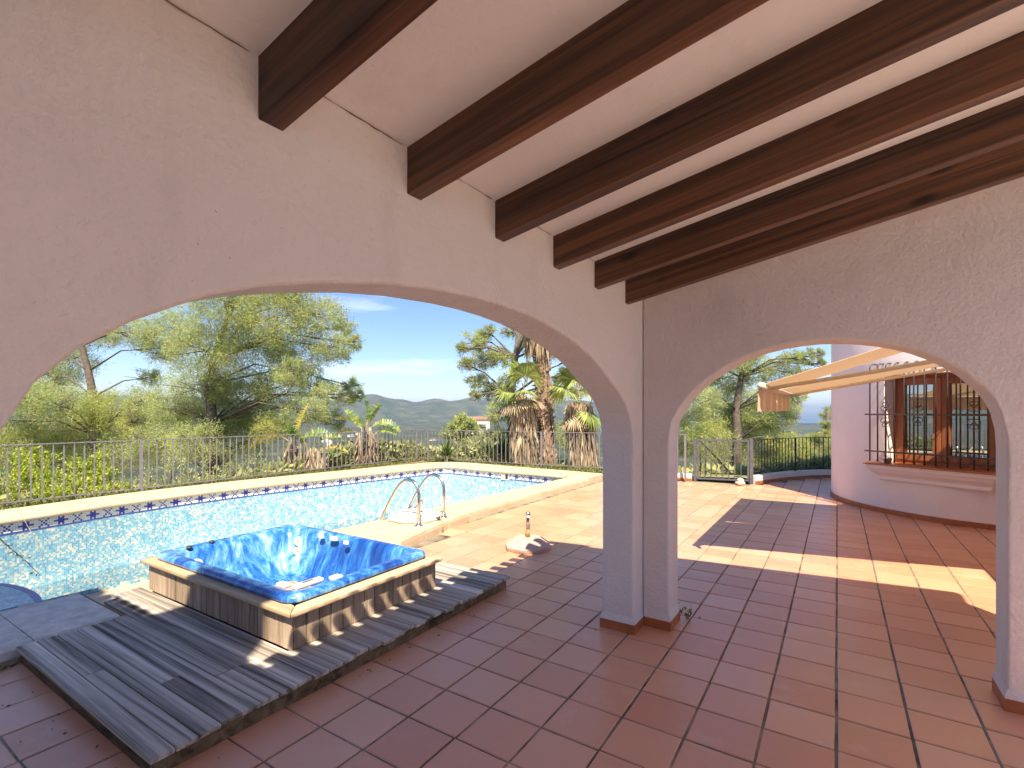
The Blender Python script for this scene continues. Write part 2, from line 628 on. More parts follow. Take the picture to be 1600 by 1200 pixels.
def glass_mat():
    m, nt, p = nmat('window glass')
    p.inputs['Base Color'].default_value = (0.03, 0.035, 0.035, 1)
    p.inputs['Roughness'].default_value = 0.3
    gl = nt.nodes.new('ShaderNodeBsdfGlossy')
    gl.inputs['Roughness'].default_value = 0.0
    gl.inputs['Color'].default_value = (0.9, 0.93, 0.92, 1)
    mx = nt.nodes.new('ShaderNodeMixShader')
    mx.inputs[0].default_value = 0.5
    nt.links.new(p.outputs[0], mx.inputs[1])
    nt.links.new(gl.outputs[0], mx.inputs[2])
    nt.links.new(mx.outputs[0], nt.nodes['Material Output'].inputs['Surface'])
    return m


M['glass'] = glass_mat()


def foliage(name, c_dark, c_mid, c_light, scale=1.2, transl=0.35, rough=0.6):
    m, nt, p = nmat(name)
    v = worldpos(nt)
    f = noise(nt, v, scale, 4, 0.6)
    g = nt.nodes.new('ShaderNodeNewGeometry')
    f2 = mth(nt, 'ADD', mth(nt, 'MULTIPLY', f, 0.75), mth(nt, 'MULTIPLY', g.outputs['Random Per Island'], 0.35))
    c = ramp(nt, f2, [(0.34, c_dark), (0.55, c_mid), (0.76, c_light)])
    nt.links.new(c, p.inputs['Base Color'])
    p.inputs['Roughness'].default_value = rough
    p.inputs['Specular IOR Level'].default_value = 0.35
    out = nt.nodes['Material Output']
    t = nt.nodes.new('ShaderNodeBsdfTranslucent')
    nt.links.new(c, t.inputs['Color'])
    mx = nt.nodes.new('ShaderNodeMixShader')
    mx.inputs[0].default_value = transl
    nt.links.new(p.outputs[0], mx.inputs[1])
    nt.links.new(t.outputs[0], mx.inputs[2])
    nt.links.new(mx.outputs[0], out.inputs['Surface'])
    return m


M['pine'] = foliage('pine needles', (0.25, 0.31, 0.13), (0.46, 0.52, 0.21), (0.62, 0.66, 0.28), 0.9, 0.55)
M['pineyellow'] = foliage('young pine needles', (0.33, 0.39, 0.12), (0.52, 0.56, 0.17), (0.64, 0.66, 0.24), 1.2, 0.55)
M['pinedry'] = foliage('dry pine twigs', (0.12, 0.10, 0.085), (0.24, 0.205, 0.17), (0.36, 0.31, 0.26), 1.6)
M['shrub'] = foliage('bright shrub leaves', (0.17, 0.25, 0.03), (0.36, 0.45, 0.06), (0.56, 0.58, 0.11), 3.0, 0.4)
M['bush'] = foliage('dull bush leaves', (0.16, 0.20, 0.08), (0.32, 0.37, 0.14), (0.48, 0.51, 0.22), 1.5)
M['scrub'] = foliage('slope scrub leaves', (0.16, 0.20, 0.07), (0.33, 0.36, 0.14), (0.50, 0.49, 0.24), 0.6)
M['banana'] = foliage('strelitzia leaf', (0.09, 0.19, 0.045), (0.22, 0.33, 0.08), (0.46, 0.47, 0.11), 3.0, 0.4, 0.4)
M['bananadry'] = foliage('yellowed strelitzia leaf', (0.34, 0.30, 0.06), (0.52, 0.46, 0.09), (0.60, 0.42, 0.08), 4.0, 0.4, 0.6)
M['palm'] = foliage('palm frond', (0.12, 0.19, 0.045), (0.26, 0.33, 0.085), (0.46, 0.48, 0.15), 2.5, 0.3, 0.5)
M['palmdry'] = foliage('dead palm frond', (0.22, 0.16, 0.095), (0.40, 0.31, 0.20), (0.58, 0.47, 0.32), 4.0, 0.2, 0.85)
M['yucca'] = foliage('yucca blade', (0.035, 0.08, 0.02), (0.08, 0.15, 0.03), (0.20, 0.27, 0.06), 3.0, 0.2, 0.45)
M['grass'] = foliage('dry grass blades', (0.10, 0.13, 0.035), (0.20, 0.22, 0.06), (0.36, 0.33, 0.14), 2.0)
M['deadleaf'] = foliage('fallen leaves', (0.08, 0.06, 0.02), (0.22, 0.17, 0.05), (0.35, 0.30, 0.06), 20, 0.1)
M['bark'] = simple('grey pine bark', (0.12, 0.095, 0.075), 0.95, 0, 0.4, 9, 0.6)
M['palmbark'] = simple('fibrous palm trunk', (0.25, 0.17, 0.12), 0.95, 0, 0.45, 16, 0.8)
M['soil'] = simple('dry earth', (0.20, 0.15, 0.10), 0.95, 0, 0.4, 3, 0.6)
M['canestem'] = simple('dry banana stem', (0.34, 0.27, 0.19), 0.9, 0, 0.4, 14, 0.6)


def terrain_mat():
    m, nt, p = nmat('hillside ground')
    v = worldpos(nt)
    n1 = noise(nt, v, 0.011, 8, 0.65)
    n2 = noise(nt, v, 0.09, 6, 0.7)
    f = mth(nt, 'ADD', mth(nt, 'MULTIPLY', n1, 0.55), mth(nt, 'MULTIPLY', n2, 0.45))
    c = ramp(nt, f, [(0.40, (0.012, 0.022, 0.012)), (0.48, (0.032, 0.048, 0.022)), (0.54, (0.07, 0.08, 0.04)), (0.62, (0.15, 0.13, 0.09))])
    n3 = noise(nt, v, 0.6, 6, 0.7)
    c = mixc(nt, ramp(nt, n3, [(0.45, 0.0), (0.7, 0.4)]), c, (0.12, 0.125, 0.055))
    nt.links.new(c, p.inputs['Base Color'])
    p.inputs['Roughness'].default_value = 1.0
    p.inputs['Specular IOR Level'].default_value = 0.1
    return m


M['terrain'] = terrain_mat()
M['slope'] = stone('dry grassy slope', (0.20, 0.20, 0.085), (0.36, 0.32, 0.17), (0.12, 0.14, 0.06), 0.5)
M['sea'] = simple('distant sea', (0.05, 0.10, 0.16), 0.35, 0, 0.1, 0.01)
M['farwall'] = simple('far white walls', (0.70, 0.66, 0.60), 0.9, 0, 0.1, 0.3)
M['farroof'] = simple('far clay roofs', (0.38, 0.22, 0.15), 0.9, 0, 0.2, 0.3)

# ------------------------------------------------------------------ porch
porch = tag(empty('porch', (-1.2, 3.6, 0)), 'white plastered porch with two open arches and dark timber beams', 'porch')


def W(o):          # keep world coordinates under a parent that is not at the origin
    o.matrix_parent_inverse = o.parent.matrix_world.inverted() if False else Matrix.Translation(-Vector(o.parent.location))
    return o


SL = 0.2
def zc(x): return 2.482 + SL * (x + 1.218)

# left wall, plane X = -1.218 .. -1.455, arch from Y 0.2 to 3.475
A1 = [(0.215, 0.0), (0.215, 1.35), (0.235, 1.52), (0.297, 1.645), (0.363, 1.716), (0.449, 1.781), (0.54, 1.831), (0.611, 1.866), (0.728, 1.908), (0.906, 1.955), (1.13, 1.999), (1.34, 2.027), (1.59, 2.044), (1.78, 2.049), (1.949, 2.045), (2.13, 2.033), (2.304, 2.010), (2.55, 1.966), (2.756, 1.908), (2.92, 1.845), (3.056, 1.778), (3.20, 1.717), (3.311, 1.645), (3.39, 1.575), (3.439, 1.50), (3.462, 1.42), (3.475, 1.30), (3.475, 0.0)]


def arch_wall(name, pts, s0, s1, ta, tb, top, axis):
    """wall with an arched opening; s runs along the wall, ta / tb are its two faces"""
    mb = MB()
    def P(s, z, t): return (t, s, z) if axis == 'y' else (s, t, z)
    def col(a, b, za, zb):          # solid column of wall between a and b above za / zb
        mb.add([P(a, za, ta), P(b, zb, ta), P(b, top(b, ta), ta), P(a, top(a, ta), ta)], [(0, 1, 2, 3)])
        mb.add([P(a, za, tb), P(b, zb, tb), P(b, top(b, tb), tb), P(a, top(a, tb), tb)], [(3, 2, 1, 0)])
        mb.add([P(a, top(a, ta), ta), P(b, top(b, ta), ta), P(b, top(b, tb), tb), P(a, top(a, tb), tb)], [(0, 1, 2, 3)])
        mb.add([P(a, za, ta), P(b, zb, ta), P(b, zb, tb), P(a, za, tb)], [(3, 2, 1, 0)])
    sa, sb = pts[0][0], pts[-1][0]
    # piers share the arch's jamb heights so that every edge is joined
    jl = [p for p in pts if abs(p[0] - sa) < 1e-6]
    jr = [p for p in pts if abs(p[0] - sb) < 1e-6]
    for outer, jamb, js in ((s0, jl, sa), (s1, jr, sb)):
        jamb = sorted(jamb, key=lambda p: p[1])
        for t in (ta, tb):
            q = [P(outer, 0, t)] + [P(js, z, t) for _, z in jamb] + [P(js, top(js, t), t), P(outer, top(outer, t), t)]
            mb.add(q, [tuple(range(len(q)))])
        mb.add([P(outer, top(outer, ta), ta), P(js, top(js, ta), ta), P(js, top(js, tb), tb), P(outer, top(outer, tb), tb)], [(0, 1, 2, 3)])
        mb.add([P(outer, 0, ta), P(js, 0, ta), P(js, 0, tb), P(outer, 0, tb)], [(0, 1, 2, 3)])
    for (a, za), (b, zb) in zip(pts[:-1], pts[1:]):
        if abs(a - b) < 1e-6:
            mb.add([P(a, za, ta), P(b, zb, ta), P(b, zb, tb), P(a, za, tb)], [(0, 1, 2, 3)])
        else:
            col(a, b, za, zb)
    for s in (s0, s1):
        mb.add([P(s, 0, ta), P(s, 0, tb), P(s, top(s, tb), tb), P(s, top(s, ta), ta)], [(0, 1, 2, 3)])
    return mb


mb = arch_wall('wall', A1, -1.4, 3.912, -1.218, -1.455, lambda s, t: zc(t) + 0.03, 'y')
o = W(mb.build('wall', M['plaster'], porch, fix=True, bevel=0.016, seg=3)); tag(o, 'wide arched wall beside the pool')
A2 = [(-1.020, 0.0), (-1.020, 1.40), (-1.006, 1.498), (-0.947, 1.602), (-0.90, 1.672), (-0.839, 1.737), (-0.765, 1.803), (-0.681, 1.857), (-0.59, 1.912), (-0.5, 1.953), (-0.395, 1.988), (-0.288, 2.011), (-0.19, 2.022), (-0.091, 2.027), (0.034, 2.020), (0.125, 2.008), (0.211, 1.990), (0.30, 1.965), (0.377, 1.935), (0.46, 1.892), (0.534, 1.841), (0.59, 1.795), (0.633, 1.745), (0.676, 1.695), (0.71, 1.640), (0.735, 1.573), (0.752, 1.486), (0.757, 1.38), (0.757, 0.0)]
mb = arch_wall('wall', A2, -1.2165, 2.2, 3.67, 3.915, lambda s, t: zc(s) + 0.03, 'x')
o = W(mb.build('wall', M['plaster'], porch, fix=True, bevel=0.016, seg=3)); tag(o, 'narrower arched wall facing the round tower')

# plaster flare just above the skirting, then the skirting tiles themselves
def skirt(x0, y0, x1, y1, nx, ny, ext0=0.0, ext1=0.0):
    """a run of skirting along a wall foot from (x0,y0) to (x1,y1); n is the outward normal"""
    L = math.hypot(x1 - x0, y1 - y0)
    n = max(1, round(L / 0.30))
    tx, ty = (x1 - x0) / L, (y1 - y0) / L
    for k in range(n):
        a = -ext0 if k == 0 else L * k / n + 0.001
        b = L + ext1 if k == n - 1 else L * (k + 1) / n - 0.001
        t = 0.014
        p0 = (x0 + tx * a, y0 + ty * a)
        p1 = (x0 + tx * b, y0 + ty * b)
        q0 = (p0[0] + nx * t, p0[1] + ny * t)
        q1 = (p1[0] + nx * t, p1[1] + ny * t)
        e = 0.002
        i0 = (p0[0] - nx * e, p0[1] - ny * e); i1 = (p1[0] - nx * e, p1[1] - ny * e)
        m = MB()
        m.hexa([(i0[0], i0[1], 0.001), (i1[0], i1[1], 0.001), (q1[0], q1[1], 0.001), (q0[0], q0[1], 0.001), (i0[0], i0[1], 0.07), (i1[0], i1[1], 0.07), (q1[0], q1[1], 0.067), (q0[0], q0[1], 0.067)])
        W(m.build('skirting_tile', M['skirting'], porch, fix=True))
    m = MB()   # plaster fillet
    a0 = (x0 - tx * (ext0), y0 - ty * ext0); a1 = (x1 + tx * ext1, y1 + ty * ext1)
    f = 0.013; e = 0.004
    m.add([(a0[0] + nx * f, a0[1] + ny * f, 0.0675), (a1[0] + nx * f, a1[1] + ny * f, 0.0675), (x1 + nx * 0.0, y1 + ny * 0.0, 0.115), (x0, y0, 0.115),
           (x0 - nx * e, y0 - ny * e, 0.066), (x1 - nx * e, y1 - ny * e, 0.066)],
          [(0, 1, 2, 3), (0, 4, 5, 1), (3, 2, 5, 4), (0, 3, 4), (1, 5, 2)])
    W(m.build('plaster_fillet', M['plaster'], porch, fix=True))


E_ = 0.0135
skirt(-1.455, 3.475, -1.218, 3.475, 0, -1, E_, E_)        # jamb of the wide arch
skirt(-1.218, 3.4755, -1.218, 3.67, 1, 0, 0, -0.0145)     # inner corner
skirt(-1.2035, 3.67, -1.020, 3.67, 0, -1, 0, E_)
skirt(-1.020, 3.6705, -1.020, 3.9145, 1, 0, 0, 0)
skirt(0.757, 3.6705, 0.757, 3.9145, -1, 0, 0, 0)
skirt(0.757, 3.67, 2.2, 3.67, 0, -1, E_, 0)
skirt(-1.455, 3.4755, -1.455, 3.912, -1, 0, 0, 0)

mb = MB()
mb.box(-1.216, 2.2, -1.55, -1.405, 0.0, 3.0)  # unseen back wall, added to dim the light from behind the camera
W(mb.build('wall', M['plaster'], porch, fix=True))
# ceiling and roof slab
mb = MB()
x0, x1, y0, y1 = -1.70, 2.34, -1.4, 3.955
mb.hexa([(x0, y0, zc(x0)), (x1, y0, zc(x1)), (x1, y1, zc(x1)), (x0, y1, zc(x0)), (x0, y0, zc(x0) + 0.10), (x1, y0, zc(x1) + 0.10), (x1, y1, zc(x1) + 0.10), (x0, y1, zc(x0) + 0.10)])
W(mb.build('ceiling', M['ceiling'], porch, fix=True))

# beams
for k in range(-3, 6):
    yb = 0.714 + 0.5195 * k if k != 5 else 3.311
    mb = MB()
    w, d = 0.068, 0.157
    xa, xb = -1.222, 2.31
    pts = []
    for z_off in (-d, 0.004):
        for (x, y) in ((xa, yb), (xb, yb), (xb, yb + w), (xa, yb + w)):
            pts.append((x, y, zc(x) + z_off))
    mb.hexa(pts)
    o = W(mb.build('beam', M['beam'], porch, fix=True, bevel=0.004, seg=2))

# shrinkage crack where the ceiling meets the pool side wall
rc = random.Random(4)
for k in range(-1, 5):
    ya, yb = 0.714 + 0.5195 * k + 0.075, 0.714 + 0.5195 * (k + 1) - 0.004
    q = ya
    pts = []
    while q < yb:
        pts.append((-1.2165 + rc.uniform(-.001, .001), q, zc(-1.2165) - 0.001 + rc.uniform(-.003, .0)))
        q += 0.03
    mb = MB()
    mb.tube(pts, [rc.uniform(0.0006, 0.0028) for _ in pts], 4)
    W(mb.build('crack', M['grout'], porch))
# eave tiles: half round covers running down the slope
cov = MB()
n = 10
L = 0.55
for rr, flip in ((0.056, 1), (0.046, -1)):
    b = len(cov.v)
    vs = []
    for x in (0.0, L):
        for k in range(n + 1):
            a = math.pi * k / n
            vs.append((x, rr * math.cos(a), SL * x + rr * math.sin(a)))
    cov.add(vs, [((k, k + 1, n + 1 + k + 1, n + 1 + k) if flip > 0 else (n + 1 + k, n + 1 + k + 1, k + 1, k)) for k in range(n)])
m_ = n + 1
cov.f += [(k, 2 * m_ + k, 2 * m_ + k + 1, k + 1) for k in range(n)]
cov.mi += [0] * n
cover_me = cov.mesh('roof_tile')
cover_me.materials.append(M['roof'])
k = 0
y = -0.9
while y < 3.95:
    t = bpy.data.objects.new('roof_tile', cover_me)
    COL.objects.link(t)
    t.parent = porch
    W(t)
    t.location = (-1.805 + random.uniform(-0.010, 0.010), y, zc(-1.805) + 0.105)
    t.rotation_euler = (0, 0, random.uniform(-0.02, 0.02))
    y += 0.167

# ------------------------------------------------------------------ the taller house behind, and the round tower
house = tag(empty('house', (2.2, 11.3, 0)), 'pale pink house with round tower and barred brown window', 'house')
mb = MB()
mb.box(-5.3, -0.35, -6.0, -1.55, -0.2, 5.42)
W(mb.build('wall', M['tower'], house, fix=True))
mb = MB()
mb.box(-5.4, -0.3, -6.0, -1.47, 5.42, 5.52)
o = W(mb.build('roof', M['roof'], house, fix=True))
y0 = -5.36
ec = MB()
while y0 < -0.3:
    ec.tube([(y0, -1.40, 5.53), (y0, -1.75, 5.58)], 0.075, 10)
    y0 += 0.167
W(ec.build('eave_tiles', M['roof'], house, fix=True))
mb = MB()
mb.box(-1.22, -0.36, -1.95, -1.56, 5.525, 6.5)
mb.box(-1.27, -0.31, -2.0, -1.51, 6.5, 6.58)
W(mb.build('chimney', M['tower'], house, fix=True))
# wing wall that carries the awning
mb = MB()
mb.box(2.55, 2.8, 3.955, 9.15, 0.001, 2.95)
W(mb.build('wall', M['tower'], house, fix=True))

TC = Vector((2.2, 11.3, 0)); TR = 2.3
Nw = Vector((-0.52, -0.855, 0)).normalized(); Tw = Vector((0.855, -0.52, 0)).normalized()


def TW(s, D, z): return TC + Nw * D + Tw * s + Vector((0, 0, z))

# tower wall: a cylinder with a window opening cut in the arc
ang0 = math.atan2(Nw.y, Nw.x)
SO0, SO1 = -0.50, 0.80
zo0, zo1 = 0.775, 2.12
a_o0, a_o1 = math.asin(SO0 / TR), math.asin(SO1 / TR)
angs = [ang0 + a for a in np.linspace(-math.pi, math.pi, 97)]
angs = sorted(set(angs + [ang0 + a_o0, ang0 + a_o1]))
H_T = 5.2
mb = MB()
hs = [0.0, zo0, zo1, H_T]
def cyl(a, r, z): return (TC.x + r * math.cos(a), TC.y + r * math.sin(a), z)
for a, b in zip(angs[:-1], angs[1:]):
    mid = (a + b) / 2 - ang0
    for z0, z1 in zip(hs[:-1], hs[1:]):
        if a_o0 < mid < a_o1 and z0 == zo0: continue
        mb.add([cyl(a, TR, z0), cyl(b, TR, z0), cyl(b, TR, z1), cyl(a, TR, z1)], [(0, 1, 2, 3)])
mb.add([cyl(a, TR, H_T) for a in angs[:-1]], [tuple(range(len(angs) - 1))])
twr = W(mb.build('tower_wall', M['tower'], house, smooth=True, fix=True))
for p_ in twr.data.polygons: p_.use_smooth = len(p_.vertices) == 4
# reveals, straight back to the frame
DF = 1.98
mb = MB()
for s in (SO0, SO1):
    ec_ = math.sqrt(TR ** 2 - s * s)
    q = [TW(s, ec_, zo0), TW(s, DF - 0.02, zo0), TW(s, DF - 0.02, zo1), TW(s, ec_, zo1)]
    mb.add(q, [(0, 1, 2, 3)])
ss = np.linspace(SO0, SO1, 13)
for z in (zo0, zo1):
    for a, b in zip(ss[:-1], ss[1:]):
        mb.add([TW(a, math.sqrt(TR ** 2 - a * a), z), TW(b, math.sqrt(TR ** 2 - b * b), z), TW(b, DF - 0.02, z), TW(a, DF - 0.02, z)], [(0, 1, 2, 3)])
W(mb.build('window_reveal', M['tower'], house, fix=True))


def wbox(mb, s0, s1, d0, d1, z0, z1):
    mb.hexa([TW(s0, d0, z0), TW(s1, d0, z0), TW(s1, d1, z0), TW(s0, d1, z0), TW(s0, d0, z1), TW(s1, d0, z1), TW(s1, d1, z1), TW(s0, d1, z1)])


# window: outer frame, two casements, panes
mb = MB()
f0, f1 = SO0 + 0.003, SO1 - 0.003
for s0, s1 in ((f0, f0 + 0.05), (f1 - 0.05, f1)):
    wbox(mb, s0, s1, DF - 0.09, DF, zo0 + 0.003, zo1 - 0.003)
wbox(mb, f0 + 0.05, f1 - 0.05, DF - 0.09, DF, zo0 + 0.003, zo0 + 0.055)
wbox(mb, f0 + 0.05, f1 - 0.05, DF - 0.09, DF, zo1 - 0.055, zo1 - 0.003)
win = W(mb.build('window', M['frame'], house, fix=True, bevel=0.006))
wi = [(f0 + 0.053, 0.118), (0.122, f1 - 0.053)]
for a, b in wi:
    mb = MB()
    z0, z1 = zo0 + 0.058, zo1 - 0.058
    w = 0.095
    wbox(mb, a, a + w, DF - 0.06, DF + 0.018, z0, z1)
    wbox(mb, b - w, b, DF - 0.06, DF + 0.018, z0, z1)
    wbox(mb, a + w, b - w, DF - 0.06, DF + 0.018, z0, z0 + w)
    wbox(mb, a + w, b - w, DF - 0.06, DF + 0.018, z1 - w, z1)
    c = mb.build('casement', M['frame'], win, fix=True, bevel=0.006)
    mb = MB()
    wbox(mb, a + w - 0.004, b - w + 0.004, DF - 0.03, DF - 0.022, z0 + w - 0.004, z1 - w + 0.004)
    c = mb.build('pane', M['glass'], win, fix=True)

# sill: terracotta slab and a curved plaster moulding below it
mb = MB()
prof = [(2.44, 0.772), (2.44, 0.745)]
wl_, wr_ = -0.70, 0.92
seg = 24
top = [TW(s, 2.445, 0.779) for s in np.linspace(wl_, wr_, seg)]
def inner(s): return math.sqrt(max(0.2, (TR - 0.05) ** 2 - s * s))
for a, b in zip(np.linspace(wl_, wr_, seg)[:-1], np.linspace(wl_, wr_, seg)[1:]):
    ia = inner(a) if not SO0 + .02 < a < SO1 - .02 else DF - 0.03
    ib = inner(b) if not SO0 + .02 < b < SO1 - .02 else DF - 0.03
    ii = min(ia, ib)
    mb.hexa([TW(a, ii, 0.757), TW(b, ii, 0.757), TW(b, 2.45, 0.752), TW(a, 2.45, 0.752), TW(a, ii, 0.781), TW(b, ii, 0.781), TW(b, 2.45, 0.776), TW(a, 2.45, 0.776)])
W(mb.build('window_sill', M['skirting'], house, fix=True))
mb = MB()
pr_ = [(0.0, 2.425, 0.751), (0.0, 2.425, 0.70), (0.03, 2.41, 0.685), (0.06, 2.385, 0.64), (0.11, 2.345, 0.60), (0.14, 2.33, 0.575), (0.15, 2.335, 0.555), (0.155, 2.335, 0.535), (0.17, 2.318, 0.515)]
rows = []
for ins, d, z in pr_:
    a, b = wl_ + 0.03 + ins * 0.9, wr_ - 0.03 - ins * 0.5
    row = [TW(a, inner(a) - 0.05, z)] + [TW(s, max(d, 0.0), z) for s in np.linspace(a, b, 14)] + [TW(b, inner(b) - 0.05, z)]
    rows.append(row)
vs = [p for r in rows for p in r]
nr = len(rows[0])
mb.add(vs, [(i * nr + k, i * nr + k + 1, (i + 1) * nr + k + 1, (i + 1) * nr + k) for i in range(len(rows) - 1) for k in range(nr - 1)])
mb.add(rows[-1], [tuple(range(nr))])
W(mb.build('sill_moulding', M['tower'], house, fix=True))

# wrought iron grille
DG = 2.40
mb = MB()
for z, s0, s1 in ((1.52, -0.69, 0.93), (0.955, -0.69, 0.93), (2.20, -0.20, 0.93)):
    wbox(mb, s0, s1, DG - 0.013, DG + 0.013, z - 0.011, z + 0.011)
gr = W(mb.build('window_grille', M['irongrille'], house, fix=True))
bars = [-0.62, -0.51, -0.398, -0.282, -0.155, -0.03, 0.10, 0.235, 0.37, 0.515, 0.66, 0.805]
for i, s in enumerate(bars):
    mb = MB()
    if i == 99: pass
    z1 = 2.27
    mb.tube([TW(s, DG, 0.80), TW(s, DG, z1 - 0.03), TW(s, DG - 0.015, z1), TW(s, DG - 0.06, z1 + 0.025), TW(s, inner(s) if False else math.sqrt(TR ** 2 - s * s) - 0.02, z1 + 0.028)], 0.0105, 6)
    c = mb.build('grille_bar', M['irongrille'], gr, smooth=True)


def scroll(mb, s0, z0, sgn_s, sgn_z):
    pts = []
    for k in range(22):
        t = k / 21
        a = -0.4 + t * 5.2
        r = 0.05 * (1 - t * 0.75)
        pts.append(TW(s0 + sgn_s * (0.012 + 0.05 + r * math.sin(a) - 0.03), DG, z0 + sgn_z * (0.05 + 0.0 + 0.05 - r * math.cos(a) * 1.0)))
    mb.tube(pts, 0.006, 5)
    pts = []
    for k in range(18):
        t = k / 17
        a = -0.2 + t * 4.6
        r = 0.034 * (1 - t * 0.7)
        pts.append(TW(s0 + sgn_s * (0.012 + 0.028 + r * math.sin(a) - 0.02), DG, z0 + sgn_z * (0.165 - r * math.cos(a))))
    mb.tube(pts, 0.005, 5)


for s in (-0.398, 0.66):
    for a in (-1, 1):
        for b in (-1, 1):
            mb = MB()
            scroll(mb, s, 1.52, a, b)
            c = mb.build('scroll_ornament', M['irongrille'], gr, smooth=True)

# tower skirting, curved tiles
a = ang0 - 1.25
while a < ang0 + 1.3:
    b = a + 0.30 / TR
    mb = MB()
    st = 5
    for i in range(st):
        p0 = a + (b - a - 0.0012) * i / st; p1 = a + (b - a - 0.0012) * (i + 1) / st
        mb.hexa([cyl(p0, TR - 0.003, 0.001), cyl(p1, TR - 0.003, 0.001), cyl(p1, TR + 0.014, 0.001), cyl(p0, TR + 0.014, 0.001), cyl(p0, TR - 0.003, 0.075), cyl(p1, TR - 0.003, 0.075), cyl(p1, TR + 0.012, 0.072), cyl(p0, TR + 0.012, 0.072)])
    W(mb.build('skirting_tile', M['skirting'], house, fix=True))
    a = b

# flower pot and bits on the sill
def lathe_obj(name, prof, loc, mat, parent=None, n=20):
    mb = MB()
    mb.lathe(prof, (0, 0, 0), n)
    o = mb.build(name, mat, parent, smooth=True, fix=True)
    o.location = loc
    return o

p = TW(-0.42, 2.31, 0.781)
pot = tag(empty('plant_pot', p), 'small dark empty pot on the left end of the window sill', 'pot')
lathe_obj('pot_body', [(0.04, 0), (0.058, 0.055), (0.062, 0.058), (0.062, 0.075), (0.052, 0.075), (0.048, 0.05), (0.0, 0.05)], (0, 0, 0), M['concrete'], pot)
mb = MB()
for k in range(7):
    a = random.uniform(0, 6.28)
    r = random.uniform(0.0, 0.03)
    mb.tube([(r * math.cos(a), r * math.sin(a), 0.045), (r * 1.4 * math.cos(a), r * 1.4 * math.sin(a), random.uniform(0.085, 0.13))], [0.004, 0.001], 4)
mb.build('dry_stalks', M['canestem'], pot)

# ------------------------------------------------------------------ awning
aw = tag(empty('awning', (-0.6, 7.0, 1.82)), 'cream and orange striped awning reaching out over the terrace by the tower', 'awning')


def awn_panel(y0, y1, m, xe):
    mb = MB()
    nx, ny = 10, 14
    xs = np.linspace(-0.56, xe, nx)
    ys = np.linspace(y0, y1, ny)
    for zt in (0.0, -0.004):
        base = len(mb.v)
        vs = []
        for x in xs:
            for y_ in ys:
                u = (x + 0.56) / (xe + 0.56)
                sag = -0.02 * math.sin(math.pi * u)
                vs.append((x, y_, 1.835 + m * (x + 0.56) + sag + zt))
        fs = [(i * ny + j, (i + 1) * ny + j, (i + 1) * ny + j + 1, i * ny + j + 1) for i in range(nx - 1) for j in range(ny - 1)]
        if zt: fs = [f[::-1] for f in fs]
        mb.add(vs, fs)
    return mb


o = W(awn_panel(5.16, 6.62, 0.335, 2.547).build('awning_cloth', M['awning'], aw, smooth=True))
o = W(awn_panel(6.66, 8.78, 0.212, 2.547).build('awning_cloth', M['awning'], aw, smooth=True))
mb = MB()
mb.tube([(-0.585, 5.10, 1.815), (-0.60, 8.80, 1.815)], 0.034, 10)
W(mb.build('front_bar', M['cream'], aw, smooth=True))
mb = MB()
ny = 120
vs = []
for k in range(ny + 1):
    y_ = 5.12 + (8.78 - 5.12) * k / ny
    w_ = 0.012 * math.sin(k * 1.1)
    vs += [(-0.612 - 0.003 * k / ny * 5 + 0.0, y_, 1.80), (-0.615 + w_, y_, 1.69), (-0.618 + w_ * 1.5, y_, 1.575 + 0.018 * abs(math.sin(k * 0.55)))]
for dx in (0.0, 0.003):
    mb.add([(v[0] + dx, v[1], v[2]) for v in vs], [(3 * k + j, 3 * k + 3 + j, 3 * k + 4 + j, 3 * k + 1 + j) for k in range(ny) for j in range(2)])
W(mb.build('valance', M['awning'], aw, smooth=True))
for ya in (5.5, 8.3):
    mb = MB()
    mb.tube([(-0.57, ya, 1.80), (0.3, ya + (0.25 if ya < 7 else -0.25), 1.95), (2.54, ya, 2.34)], 0.02, 8)
    W(mb.build('folding_arm', M['cream'], aw, smooth=True))

# ------------------------------------------------------------------ terrace floor
def in_deck(x, y): return -4.2 < x < -2.62 and 1.15 < y < 3.55
mb = MB()
FL = [(-4.6, -12), (8, -12), (8, 16), (-0.2, 16), (-0.25, 13.9), (-0.9, 13.1), (-1.25, 12.2), (-1.35, 11.75), (-4.75, 11.55)]
mb.add([(x, y, -0.005) for x, y in FL], [tuple(range(len(FL)))])
floor = tag(mb.build('terrace_floor', M['grout']), kind='structure')
mb = MB()
mb.add([(2.62, -0.839, 0.001), (12, -0.839, 0.001), (12, 3.95, 0.001), (2.62, 3.95, 0.001)], [(0, 1, 2, 3)])
tag(mb.build('bounce_paving', M['whitecement']), kind='structure')  # unseen pale ground, added to bounce sunlight up into the porch


def coping_outer(y):
    pts = [(-3, -4.36), (1.6, -4.36), (1.7, -4.7), (3.3, -4.6), (3.7, -3.98), (4.2, -4.12), (5.0, -4.32), (5.8, -4.42), (7.0, -4.46), (12, -4.46)]
    for (a, xa), (b, xb) in zip(pts[:-1], pts[1:]):
        if a <= y <= b: return xa + (xb - xa) * (y - a) / (b - a)
    return pts[-1][1]


def far_limit(x):
    if x < -2.75: return 11.45
    if x < -1.45: return 11.72
    if x < -0.9: return 12.2 + (x + 1.3) * 2.0
    return 13.2 + (x + 0.75) * 1.3


